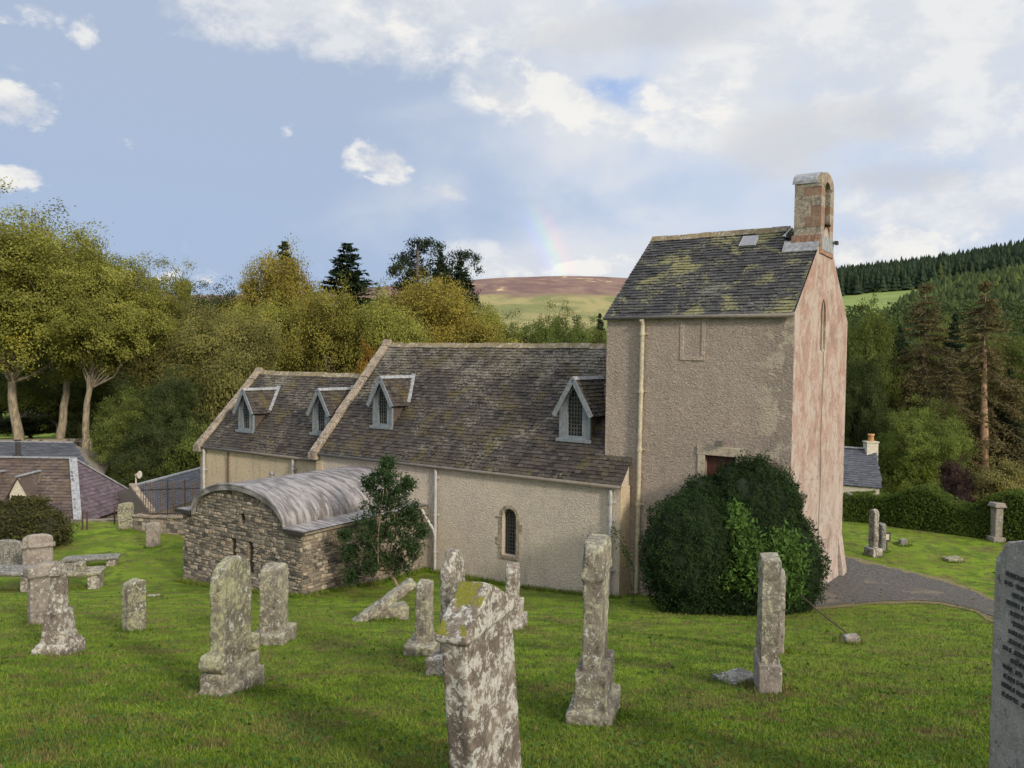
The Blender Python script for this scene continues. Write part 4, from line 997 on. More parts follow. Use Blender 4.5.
def limb(mb, p, q, r0, r1, rg, bend=0.12, n=6, seg=7):
    p = np.array(p, float); q = np.array(q, float); L = np.linalg.norm(q-p); pts = []; off = rg.normal(size=3)*bend*L*0.5
    for i in range(n+1):
        t = i/n; w = math.sin(math.pi*t); pts.append(tuple(p+(q-p)*t+off*w+rg.normal(size=3)*L*0.012*(0 < i < n)+np.array([0, 0, -0.1*L*t*(1-t)])))
    mb.tube(pts, [r0+(r1-r0)*(i/n)**0.8 for i in range(n+1)], seg); return pts
def make_broadleaf(seed, H, W, base, lobes, per_lobe, leaves, sig, lsize, trunk_r, fork=0.35, droop=0.0, multi=1, lo_n=6, vsq=0.7):
    rg = np.random.default_rng(seed); P, N, T, cents = crown_cloud(rg, H, W, base, lobes, per_lobe, leaves, sig, lsize, droop)
    V, F = leaf_quads(P, N, lsize, rg, 1.5); root = bpy.data.objects.new('broadleaf_tree', None); 
    mb = MB(); 
    for m_ in range(multi):
        off = np.array([rg.normal()*trunk_r*1.5*(m_ > 0), rg.normal()*trunk_r*1.5*(m_ > 0), -0.6]); top = np.array([rg.normal()*0.04*H, rg.normal()*0.04*H, fork*H])
        main = limb(mb, off, top, trunk_r*1.15, trunk_r*0.7, rg, 0.05, 7, 10)
        for c, l in cents:
            if multi > 1 and rg.random() < 0.5: continue
            pts = limb(mb, main[rg.integers(lo_n, 8)], c, trunk_r*0.32, trunk_r*0.07, rg, 0.16)
            for k in range(5):
                d = rg.normal(size=3); d[2] = abs(d[2])*0.5; d /= np.linalg.norm(d); limb(mb, pts[rg.integers(3, 7)], c+d*l*1.05, trunk_r*0.11, trunk_r*0.03, rg, 0.15, 4, 5)
    return root, V, F, T, mb
def make_conifer(seed, H, W, base=0.08, whorls=26, per=9, dens=1.0, lsize=0.16, droop=0.25, ragged=0.15, trunk_r=0.22, shape=1.0, fill=1.0):
    rg = np.random.default_rng(seed); P = []; N = []; T = []; mb = MB(); mb.tube([(0, 0, -0.5), (0, 0, H*0.5), (0, 0, H*0.985)], [trunk_r, trunk_r*0.55, 0.02], 8)
    for i in range(whorls):
        f0 = base+(1-base)*(i/whorls)**0.92
        for k in range(per):
            f = min(0.985, f0+rg.uniform(-0.9, 0.9)/whorls); z = H*f; R0 = W/2*(1-(f-base)/(1-base))**shape if f > base else W/2
            if rg.random() > fill: continue
            a = rg.uniform(0, 2*math.pi); L = max(0.12 if f > 0.95 else 0.3, R0*rg.uniform(1-ragged*2, 1+ragged)); n = max(5, int(L*26*dens))
            t = rg.uniform(0.1, 1, n)**0.7; rise = 0.35*(f > 0.75)+0.8*(f > 0.94); zz = z - droop*L*t**1.5 + rise*L*t + L*0.10*np.maximum(t-0.8, 0)*3
            sp = 0.06+L*0.15*(1-t*0.5); th = a+rg.normal(0, 1, n)*0.0
            x = np.cos(a)*L*t+rg.normal(size=n)*sp*abs(math.sin(a)+0.3); y = np.sin(a)*L*t+rg.normal(size=n)*sp*abs(math.cos(a)+0.3)
            P.append(np.stack([x, y, zz-np.abs(rg.normal(size=n))*0.10*L*0.5], 1)); N.append(np.tile([math.cos(a)*0.4, math.sin(a)*0.4, 0.9], (n, 1)))
            T.append(np.clip(0.40+rg.normal(0, 0.07)+rg.normal(0, 0.1, n)+0.12*t, 0, 1))
            if k % 2 == 0 and L > 0.5: mb.tube([(0, 0, z), (math.cos(a)*L*0.5, math.sin(a)*L*0.5, z-droop*L*0.32), (math.cos(a)*L*0.95, math.sin(a)*L*0.95, z-droop*L*0.9)], [trunk_r*0.16, trunk_r*0.09, 0.012], 4)
    P = np.concatenate(P); V, F = leaf_quads(P, np.concatenate(N), lsize, rg, 0.9, 0.4)
    return bpy.data.objects.new('conifer_tree', None), V, F, np.concatenate(T), mb
def finish(pack, nm, crown='crown'):
    root, V, F, T, mb = pack; root.name = nm; link(root)
    c = npmesh(crown, V, F, M['leaf'], root, np.repeat(T, 4)); 
    t = mb.build('trunk', M['bark'], root, smooth=True); return root
protos = {}
DIM = {}
def reg(key, pack, nm, H, W):
    V = pack[1]; zt = np.percentile(V[:, 2], 99.7); rr = np.percentile(np.hypot(V[:, 0], V[:, 1]), 95)
    protos[key] = [finish(pack, nm), False]; DIM[key] = (float(zt), float(2*rr))
reg('oakA', make_broadleaf(11, 16, 13, 0.30, 26, 44, 135, 0.38, 0.078, 0.32, 0.36), 'broadleaf_tree', 16, 13)
reg('oakB', make_broadleaf(12, 16, 12, 0.32, 22, 44, 135, 0.36, 0.078, 0.32, 0.38), 'broadleaf_tree', 16, 12)
reg('oakC', make_broadleaf(13, 13, 12, 0.06, 26, 42, 110, 0.34, 0.085, 0.30, 0.22), 'broadleaf_tree', 13, 12)
reg('birch', make_broadleaf(14, 14, 9, 0.06, 28, 42, 100, 0.32, 0.072, 0.16, 0.40, 0.30, 2), 'birch_tree', 14, 9)
reg('bush', make_broadleaf(15, 6, 8, 0.02, 18, 36, 60, 0.26, 0.085, 0.12, 0.15, 0, 3), 'bush', 6, 8)
reg('spruceA', make_conifer(21, 17, 8, 0.05, 40, 13, 1.5, 0.15, 0.22, 0.16, 0.24, 0.85), 'spruce_tree', 17, 8)
reg('larch', make_conifer(22, 18, 9, 0.14, 36, 12, 1.5, 0.11, 0.45, 0.24, 0.20, 0.75, 0.85), 'larch_tree', 18, 9)
reg('pine', make_broadleaf(23, 15, 7, 0.30, 12, 13, 85, 0.26, 0.10, 0.17, 0.92, 0, 1, 2), 'pine_tree', 15, 7)
BARK = {'pale': (0.225, 0.185, 0.13, 1), 'brown': (0.16, 0.115, 0.08, 1), 'dark': (0.09, 0.075, 0.06, 1), 'birch': (0.30, 0.26, 0.21, 1)}
def plant(key, px, top, depth, wpx, col, label, cat, bark='brown', group=None, basez=None, rz=None, lean=0.0, name=None):
    p = at(px, top, depth); x, y, zt = p; H0, W0 = DIM[key]
    zb = gz(x, y) if basez is None else basez
    e = protos[key]
    if not e[1]: root = e[0]; e[1] = True
    else: root = copy_tree(e[0])
    sz = (zt-zb)/H0; sx = wpx/FPX*depth/W0
    root.location = (x, y, zb); root.scale = (sx, sx, sz); root.rotation_euler = (0, lean, random.uniform(0, 6.28) if rz is None else rz)
    root['label'] = label; root['category'] = cat
    if group: root['group'] = group
    elif 'group' in root: del root['group']
    if name: root.name = name
    for ch in root.children: ch.color = (*col, 1) if ch.name.startswith('crown') else BARK[bark]
    return root
OL = (0.210, 0.212, 0.044); GO = (0.215, 0.180, 0.036); GR = (0.105, 0.128, 0.028); DG = (0.050, 0.066, 0.020); BR = (0.150, 0.142, 0.042); YG = (0.15, 0.165, 0.04)
DC = (0.020, 0.034, 0.016); LB = (0.120, 0.098, 0.042); OR = (0.26, 0.13, 0.02)
G1 = 'trees beyond the kirk roofs'
def T(*a, **k): k.setdefault('group', G1); return plant(*a, **k)
# left group with visible trunks
T('oakA', 18, 210, 60, 200, OL, 'tall olive leaved tree at the far left edge, highest of the broadleaf trees', 'tree', 'pale', basez=-0.6, rz=1.0)
T('oakB', 58, 232, 62, 150, OL, 'olive tree with straight pale trunk, second from the left picture edge', 'tree', 'pale', basez=-0.6, rz=4.2)
T('oakB', 84, 250, 59, 130, OL, 'broad olive tree with leaning pale trunk, right of the two tallest left trees', 'tree', 'pale', basez=-0.6, rz=0.0, lean=0.20)
T('oakC', 60, 350, 70, 130, GR, 'green leafy tree low between the two big pale trunks', 'tree', 'pale', basez=-1.0)
T('oakB', -50, 230, 66, 160, GR, 'green tree cut off by the left picture edge', 'tree', 'pale', basez=-1)
T('oakC', 0, 350, 85, 150, DG, 'dark tree far back at the left picture edge', 'tree', 'dark', basez=-1)
T('birch', 188, 304, 62, 120, BR, 'brownish fine twigged tree right of the leaning pale trunk', 'tree', 'birch', basez=-4)
T('birch', 228, 318, 58, 110, BR, 'brown olive twiggy tree behind the left skew of the lower roof', 'tree', 'birch', basez=-4)
T('oakC', 205, 288, 110, 120, DG, 'dark flat topped tree on the skyline left of the golden tree', 'tree', 'dark', basez=-4)
T('oakC', 245, 290, 120, 90, DG, 'small dark skyline tree just left of the golden tree', 'tree', 'dark', basez=-4)
T('birch', 280, 258, 78, 100, GO, 'tall golden olive tree with a dark spruce tip above it', 'tree', 'birch', basez=-4)
T('birch', 326, 292, 66, 100, (0.18, 0.165, 0.034), 'golden tree below the broad dark spruce', 'tree', 'birch', basez=-4)
T('birch', 256, 304, 66, 90, OL, 'olive tree at the foot of the tall golden tree', 'tree', 'birch', basez=-4)
T('oakC', 377, 292, 84, 96, GR, 'green tree between the broad dark spruce and the yellow tree', 'tree', 'brown', basez=-4)
T('birch', 425, 280, 80, 130, GO, 'wide yellow leaved tree above the main roof ridge', 'tree', 'birch', basez=-4)
T('birch', 392, 306, 66, 100, OL, 'olive yellow tree above the left end of the main ridge', 'tree', 'birch', basez=-4)
T('birch', 474, 303, 90, 90, OL, 'olive tree right of the wide yellow tree', 'tree', 'birch', basez=-4)
T('oakC', 512, 317, 95, 90, GR, 'green tree above the middle of the main ridge', 'tree', 'brown', basez=-5)
T('oakC', 554, 309, 92, 80, (0.085, 0.115, 0.025), 'rounded fresh green tree in front of the moor', 'tree', 'brown', basez=-5)
T('oakC', 592, 322, 110, 70, GR, 'small brown green tree beside the tower eave', 'tree', 'brown', basez=-5)
T('spruceA', 600, 316, 150, 40, DC, 'distant dark conifer beside the tower roof foot', 'tree', 'dark', basez=-5)
T('bush', 366, 346, 60, 38, (0.21, 0.125, 0.025), 'orange leaved tree peeping over the left main gable', 'tree', 'birch', basez=-3)
# dark understorey left of the church
for i, (px, top, dp, w, col, lb) in enumerate([
    (142, 392, 52, 92, GR, 'dense green bush behind the slate house, below the leaning trunk'), (178, 372, 53, 92, DG, 'dark green dense tree left of the lower church gable'),
    (222, 356, 55, 80, BR, 'brown green bush touching the lower church gable outline'), (155, 420, 48, 90, DG, 'dark bush just above the grey wing roof'),
    (200, 425, 47, 70, GR, 'green bush close left of the chancel eave'), (122, 430, 56, 56, DG, 'dark bush at the foot of the leaning trunk'),
    (30, 415, 72, 100, DG, 'dark shrubbery behind the field wall at far left'), (85, 412, 66, 70, DG, 'dark shrubs between the second and third pale trunks')]):
    plant('oakC' if w > 85 else 'bush', px, top, dp, w, col, lb, 'tree', 'brown', group='bushes behind the slate house', basez=-3.0 if px > 60 else -1)
# conifers on the skyline
for px, top, dp, w, k, lb in [(285, 246, 100, 90, 'spruceA', 'dark spruce tip rising behind the tall golden tree'), (347, 248, 88, 150, 'spruceA', 'broad dark spruce standing clear against the sky'),
        (440, 254, 96, 70, 'spruceA', 'narrow dark conifer between two ragged pines'), (461, 266, 93, 100, 'spruceA', 'dark conifer at the right of the ragged pines')]:
    T(k, px, top, dp, w, DC if k == 'spruceA' else (0.028, 0.045, 0.018), lb, 'tree', 'dark', basez=-4)
T('pine', 418, 239, 92, 60, (0.022, 0.036, 0.018), 'ragged open pine, tallest above the yellow tree', 'tree', 'dark', basez=1.0)
T('pine', 458, 251, 94, 52, (0.022, 0.036, 0.018), 'ragged pine leaning right beside the moor edge', 'tree', 'dark', basez=1.0)
T('oakC', 186, 275, 170, 16, GR, 'tiny lone tree on the skyline left of the small cloud', 'tree', 'brown', basez=4)
# right hand trees
G2 = 'trees beyond the hedge'
def TR_(*a, **k): k.setdefault('group', G2); return plant(*a, **k)
TR_('oakC', 872, 306, 72, 84, (0.105, 0.130, 0.028), 'green broadleaf tree beside the pink gable shoulder', 'tree', 'brown', basez=-6)
TR_('oakC', 858, 350, 62, 66, DG, 'dark tree against the pink gable above the cottage roof', 'tree', 'dark', basez=-6)
TR_('larch', 926, 286, 70, 105, LB, 'brown withering conifer with tall thin leader left of the bare trunk', 'tree', 'brown', basez=-6)
TR_('larch', 986, 284, 66, 112, LB, 'brown thin conifer with reddish bare lower trunk', 'tree', 'brown', basez=-6)
TR_('oakC', 1022, 330, 70, 84, (0.10, 0.125, 0.03), 'green tree cut by the right picture edge above the hedge', 'tree', 'brown', basez=-6)
TR_('birch', 1000, 336, 86, 70, YG, 'pale green young tree at the right edge behind the brown conifer', 'tree', 'birch', basez=-6)
TR_('spruceA', 955, 318, 84, 60, DC, 'dark spruce behind and between the two brown conifers', 'tree', 'dark', basez=-6)
TR_('spruceA', 900, 330, 82, 60, DC, 'dark spruce behind the first brown conifer', 'tree', 'dark', basez=-6)
TR_('spruceA', 1040, 300, 84, 80, DC, 'dark spruce beyond the right picture edge', 'tree', 'dark', basez=-6)
TR_('oakC', 946, 322, 110, 70, YG, 'light green tree on the lower hill slope', 'tree', 'brown', basez=-6)
TR_('larch', 948, 350, 64, 90, (0.10, 0.085, 0.035), 'low brown conifer between the tall brown ones', 'tree', 'brown', basez=-6)
TR_('spruceA', 1010, 372, 66, 60, DC, 'low dark conifer right of the bare reddish trunk', 'tree', 'dark', basez=-6)
TR_('spruceA', 960, 388, 70, 70, DC, 'dark conifer low behind the round green tree', 'tree', 'dark', basez=-6)
TR_('oakC', 921, 402, 56.5, 96, (0.115, 0.150, 0.030), 'round green tree standing right of the white cottage chimney', 'tree', 'brown', basez=-5)
TR_('bush', 958, 462, 46, 52, (0.060, 0.036, 0.030), 'dark purple leaved shrub above the hedge', 'shrub', 'brown', group='shrubs behind the hedge', basez=-3)
TR_('bush', 1003, 459, 45, 64, (0.20, 0.18, 0.06), 'yellow green shrub above the hedge right of the purple one', 'shrub', 'brown', group='shrubs behind the hedge', basez=-3)
TR_('bush', 934, 482, 43, 30, (0.11, 0.14, 0.02), 'small lime green shrub above the hedge dip', 'shrub', 'brown', group='shrubs behind the hedge', basez=-3)
t_ = MB(); pts = [at(984, 478, 63), at(984, 430, 63.5), at(984, 390, 64.5), at(985, 350, 66)]; t_.tube(pts, [0.34, 0.30, 0.22, 0.12], 9)
o = t_.build('tree_trunk', M['bark'], None, smooth=True); o.color = (0.24, 0.15, 0.09, 1); tag(o, 'reddish straight bare trunk at right above the hedge', 'tree trunk')

# plantations on the hill: far woods that read as one mass
def wood_mass(name, n, tfun, hgt, wid, col, seed, zfun, label, tiers=4):
    rg = np.random.default_rng(seed); Vs = []; Fs = []; Ts = []; off = 0; seg = 6
    for i in range(n):
        t, d = tfun(rg); X = t*d; Z = float(zfun(np.array([t]), np.array([d]))[0]); h = hgt*rg.uniform(0.62, 1.35); w = wid*rg.uniform(0.7, 1.35); tt = np.clip(rg.normal(0.45, 0.22), 0, 1)
        for k in range(tiers):
            z0 = Z+h*(0.06+0.22*k); z1 = Z+h*min(1, 0.06+0.22*k+0.42); r_ = w/2*(1-0.21*k); a = rg.uniform(0, 6.28)+np.arange(seg*2)*math.pi/seg
            rr = r_*np.where(np.arange(seg*2) % 2 == 0, 1.0, 0.62)*rg.uniform(0.8, 1.15, seg*2)
            ring = np.stack([X+np.cos(a)*rr, d+np.sin(a)*rr, z0+rg.uniform(-0.04, 0.04, seg*2)*h], 1); Vs.append(np.vstack([ring, [[X, d, z1]]]))
            m_ = seg*2; Fs.append(np.stack([off+np.arange(m_), off+(np.arange(m_)+1) % m_, np.full(m_, off+m_)], 1)); Ts.append(np.clip(np.full(m_+1, tt)+rg.normal(0, 0.05, m_+1), 0, 1)); off += m_+1
    o = npmesh(name, np.concatenate(Vs), np.concatenate(Fs), M['leaf'], None, np.concatenate(Ts)); o.color = (*col, 1)
    return tag(o, label, 'wood', kind='stuff')
TF = lambda px: (px-512)/FPX
wood_mass('conifer_plantation', 3400, lambda rg: (TF(rg.uniform(825, 1120)), rg.uniform(505, 790)), 13, 6.5, (0.030, 0.050, 0.026), 31, wood_z, 'dense dark conifer plantation covering the ridge of the right hill')
def mid_t(rg):
    while True:
        px = rg.uniform(880, 1120); d = rg.uniform(330, 500)
        if px > 880+(d-330)*0.35: return TF(px), d
wood_mass('young_plantation', 1500, mid_t, 8.0, 6.0, (0.062, 0.088, 0.030), 32, wood_z, 'lighter young conifers on the slope below the dark plantation', 3)
def leafy_mass(name, n, tfun, hgt, wid, col, seed, zfun, label):
    rg = np.random.default_rng(seed); P = []; N = []; Ts = []
    for i in range(n):
        t, d = tfun(rg); X = t*d; Z = float(zfun(np.array([t]), np.array([d]))[0]); h = hgt*rg.uniform(0.7, 1.25); w = wid*rg.uniform(0.75, 1.3)/2; m_ = 170; tt = rg.normal(0.45, 0.14)
        q = rg.normal(size=(m_, 3)); q /= np.linalg.norm(q, axis=1, keepdims=True); q[:, 2] = np.abs(q[:, 2])*1.5-0.5
        k = 1+0.18*np.sin(q[:, 0:1]*5+i)*np.cos(q[:, 1:2]*4+i*2)-np.abs(rg.normal(0, 0.1, (m_, 1)))
        P.append(np.array([X, d, Z+h*0.45])+q*k*np.array([w, w, h*0.52])); N.append(q); Ts.append(np.clip(tt+rg.normal(0, 0.1, m_), 0, 1))
    P = np.concatenate(P); V, F = leaf_quads(P, np.concatenate(N), 0.62, rg, 0.6, 0.7); o = npmesh(name, V, F, M['leaf'], None, np.repeat(np.concatenate(Ts), 4)); o.color = (*col, 1)
    return tag(o, label, 'wood', kind='stuff')
leafy_mass('lower_wood', 420, lambda rg: (TF(rg.uniform(850, 1120)), rg.uniform(180, 330)), 11, 10, (0.055, 0.078, 0.026), 33, wood_z, 'green wood at the foot of the right hill')
leafy_mass('valley_wood', 700, lambda rg: (rg.uniform(-0.75, 0.16), rg.uniform(200, 480)), 13, 13, (0.060, 0.066, 0.024), 34, lambda a_, b_: np.interp(b_, [200, 480], [-6, -1]), 'far valley wood below the moor')

# ------------------------------------------------------------------ yew, shrubs, hedge
def shell_leaves(rg, blobs, n, lsize, thick=0.3, aspect=0.5, flat=0.8, core=None, tintf=None, lump=0.12, ls=1.6):
    """leaves packed in the outer shell of several ellipsoids (cx,cy,cz,rx,ry,rz), only outside the others"""
    P = []; N = []; areas = np.array([b[3]*b[5]+b[4]*b[5]+b[3]*b[4] for b in blobs]); areas = areas/areas.sum()
    for bi, b in enumerate(blobs):
        m_ = int(n*areas[bi]); d = rg.normal(size=(m_, 3)); d /= np.linalg.norm(d, axis=1, keepdims=True)
        c = np.array(b[:3]); r_ = np.array(b[3:6]); lm = np.array([mnoise.fractal(Vector(tuple(v*ls*2+bi*7)), 1.0, 2.0, 3) for v in d])
        k = 1+lm*lump*1.6-np.abs(rg.normal(0, 0.5, m_))*thick/np.mean(r_)+(rg.random(m_) < 0.05)*rg.uniform(0, 0.1, m_)
        p = c+d*r_*k[:, None]; ok = np.ones(m_, bool)
        for bj, b2 in enumerate(blobs):
            if bj != bi:
                q = (p-np.array(b2[:3]))/np.array(b2[3:6]); ok &= (q**2).sum(1) > 0.72
        P.append(p[ok]); N.append((d/r_)[ok])
    P = np.concatenate(P); N = np.concatenate(N); N /= np.linalg.norm(N, axis=1, keepdims=True)
    tint = np.array([mnoise.noise(Vector(tuple(p*2.2))) for p in P])*0.35+0.42+rg.normal(0, 0.1, len(P)); 
    V, F = leaf_quads(P, N+np.array([0, 0, 0.35]), lsize, rg, flat, aspect); return V, F, np.clip(tint, 0, 1), P
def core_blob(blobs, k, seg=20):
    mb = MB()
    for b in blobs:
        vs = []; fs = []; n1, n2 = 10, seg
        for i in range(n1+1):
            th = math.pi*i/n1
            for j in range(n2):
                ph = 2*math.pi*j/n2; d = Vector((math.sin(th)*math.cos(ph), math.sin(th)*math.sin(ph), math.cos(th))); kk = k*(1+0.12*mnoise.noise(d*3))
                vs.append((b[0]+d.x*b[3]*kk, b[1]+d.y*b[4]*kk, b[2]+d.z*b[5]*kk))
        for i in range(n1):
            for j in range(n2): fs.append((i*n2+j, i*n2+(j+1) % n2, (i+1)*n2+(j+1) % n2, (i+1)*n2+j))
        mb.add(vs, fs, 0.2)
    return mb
def dm(px, depth): return at(px, 500, depth).x
rg = np.random.default_rng(51)
yg = gz(5.2, 19.3)
yc = at(735, 560, 19.9)
def YB(px, py, dp, rx, ry, rz): p = at(px, py, dp); return (p.x-yc.x, p.y-yc.y, p.z-yg, rx, ry, rz)
ye = empty('yew_bush', (yc.x, yc.y, yg), 0, label='large rounded dark yew bush clipped against the tower wall', cat='bush')
yb = [YB(689, 556, 19.35, 1.18, 1.1, 1.58), YB(752, 545, 20.4, 1.35, 1.1, 2.25), YB(786, 566, 20.1, 0.94, 1.0, 1.35), YB(708, 512, 20.75, 0.85, 0.8, 1.0), YB(745, 590, 19.8, 1.5, 1.15, 1.0), YB(775, 500, 20.6, 0.7, 0.7, 0.7), YB(734, 480, 20.5, 0.5, 0.5, 0.42)]
V, F, Tn, _ = shell_leaves(rg, yb, 160000, 0.042, 0.24, 0.33, 1.0, lump=0.13, ls=1.8)
ok = None
yf = npmesh('foliage', V, F, M['leaf'], ye, np.repeat(Tn, 4)); yf.color = (0.023, 0.044, 0.013, 1)
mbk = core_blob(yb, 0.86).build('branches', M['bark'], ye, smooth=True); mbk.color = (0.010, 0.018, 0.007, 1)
lb_ = at(752, 560, 19.0)
la = empty('laurel_shrub', (lb_.x, lb_.y, yg), 0, label='lighter green leafy shrub growing through the front of the dark yew', cat='shrub')
def LB_(px, py, dp, rx, ry, rz): p = at(px, py, dp); return (p.x-lb_.x, p.y-lb_.y, p.z-yg, rx, ry, rz)
lbs = [LB_(738, 535, 19.0, 0.42, 0.4, 0.52), LB_(755, 565, 18.6, 0.62, 0.45, 0.62), LB_(785, 560, 18.8, 0.52, 0.42, 0.7), LB_(725, 575, 18.7, 0.38, 0.35, 0.42), LB_(780, 590, 18.75, 0.5, 0.4, 0.35), LB_(737, 513, 19.3, 0.28, 0.28, 0.28)]
V, F, Tn, _ = shell_leaves(rg, lbs, 9500, 0.062, 0.5, 0.42, 0.5, lump=0.5, ls=3.0)
lf = npmesh('foliage', V, F, M['leaf'], la, np.repeat(Tn, 4)); lf.color = (0.070, 0.130, 0.026, 1)
mb = MB()
for k in range(6):
    q = lbs[k % len(lbs)]; mb.tube([(q[0]*0.4, q[1]*0.4+0.3, 0.0), (q[0]*0.8, q[1]+0.2, q[2]*0.6), (q[0], q[1], q[2])], [0.025, 0.018, 0.008], 5)
bk = mb.build('stems', M['bark'], la); bk.color = BARK['dark']
# stray sprays from the shrub beside the pipe
def spray(name, px0, py0, px1, py1, dp, n, size, col, label, cat):
    rg = np.random.default_rng(int(px0)); p0 = at(px0, py0, dp); p1 = at(px1, py1, dp); base = Vector((p0.x, p0.y, gz(p0.x, p0.y)))
    e = empty(name, base, 0, label=label, cat=cat); P = []; mb = MB()
    mb.tube([(0, 0, 0), tuple(p0-base), tuple((p0+p1)/2-base+Vector((0, 0, 0.04))), tuple(p1-base)], [0.012, 0.010, 0.008, 0.004], 5)
    for i in range(n):
        t = rg.random(); q = np.array(p0.lerp(p1, t)-base)+rg.normal(size=3)*0.07; P.append(q)
    P = np.array(P); V, F = leaf_quads(P, np.tile([0, -0.5, 0.6], (n, 1)), size, rg, 0.5, 0.4)
    f = npmesh('foliage', V, F, M['leaf'], e, np.repeat(rg.uniform(0.3, 0.7, n), 4)); f.color = (*col, 1); b = mb.build('stems', M['bark'], e); b.color = BARK['dark']; return e
spray('wall_shrub', 634, 568, 613, 528, 20.9, 90, 0.055, (0.07, 0.12, 0.03), 'thin leafy spray beside the white pipe at the tower corner', 'shrub')
spray('rose_stem', 632, 595, 626, 553, 20.8, 60, 0.045, (0.12, 0.16, 0.04), 'low yellowish green sprig at the foot of the cream pipe', 'shrub')
# rowan tree beside the sacristy
rp_ = hit(393, 597); rw = empty('rowan_tree', rp_, 0, label='small dark green tree growing beside the rubble sacristy wall', cat='tree')
rg = np.random.default_rng(61); dpt = rp_.y
cl = [(352, 575, .35), (372, 560, .5), (395, 560, .45), (370, 530, .55), (395, 525, .55), (412, 545, .4), (378, 500, .5), (398, 495, .5), (412, 515, .4), (385, 476, .38), (372, 482, .3), (388, 462, .22), (350, 552, .3), (408, 482, .25), (420, 530, .22), (345, 535, .2)]
P = []; Nn = []
mb = MB(); p0 = np.array([0, 0, -0.1]); fork = np.array([-0.12, 0.05, 0.75]); mb.tube([(0.25, 0, -0.1), (0.1, 0.02, 0.35), tuple(fork)], [0.055, 0.045, 0.04], 8)
for px, py, s_ in cl:
    c = np.array(at(px, py, dpt+rg.uniform(-0.35, 0.35))-rp_); pts = limb(mb, fork, c, 0.026, 0.008, rg, 0.15, 5, 6)
    for k in range(int(44*s_/0.4)):
        d = rg.normal(size=3); d /= np.linalg.norm(d); cc = c+d*s_*rg.uniform(0.3, 1.05)*np.array([0.9, 1, 0.9]); n = 26; a = rg.normal(size=3); a /= np.linalg.norm(a); tt_ = rg.uniform(-1, 1, (n, 1))
        P.append(cc+a*tt_*0.13+rg.normal(size=(n, 3))*0.045-np.array([0, 0, 0.04])*tt_**2); Nn.append(np.tile([d[0]*0.4, d[1]*0.4, 0.8], (n, 1)))
P = np.concatenate(P); V, F = leaf_quads(P, np.concatenate(Nn), 0.046, rg, 0.7, 0.42); f = npmesh('crown', V, F, M['leaf'], rw, np.repeat(np.clip(rg.normal(0.42, 0.14, len(P)), 0, 1), 4)); f.color = (0.034, 0.062, 0.022, 1)
t_ = mb.build('trunk', M['bark'], rw, smooth=True); t_.color = (0.20, 0.15, 0.10, 1)
# bush at the left by the house
bp = at(12, 545, 30.0); rg = np.random.default_rng(71); bz = gz(bp.x, bp.y)
be = empty('garden_bush', (bp.x, bp.y, bz), 0, label='wide brownish green bush in front of the slate house at left', cat='bush')
bb = [(0, 0, 0.6, 1.5, 1.1, 1.1), (1.2, 0.1, 0.5, 0.9, 0.9, 0.85), (-1.2, 0, 0.6, 1.3, 1.0, 1.0), (0.4, 0.2, 1.0, 0.9, 0.8, 0.8), (-2.2, 0.2, 0.6, 1.2, 1, 1.2)]
V, F, Tn, _ = shell_leaves(rg, bb, 34000, 0.062, 0.5, 0.55, 0.5, lump=0.22)
f = npmesh('foliage', V, F, M['leaf'], be, np.repeat(Tn, 4)); f.color = (0.060, 0.062, 0.020, 1); k_ = core_blob(bb, 0.7).build('branches', M['bark'], be, smooth=True); k_.color = (0.03, 0.03, 0.018, 1)
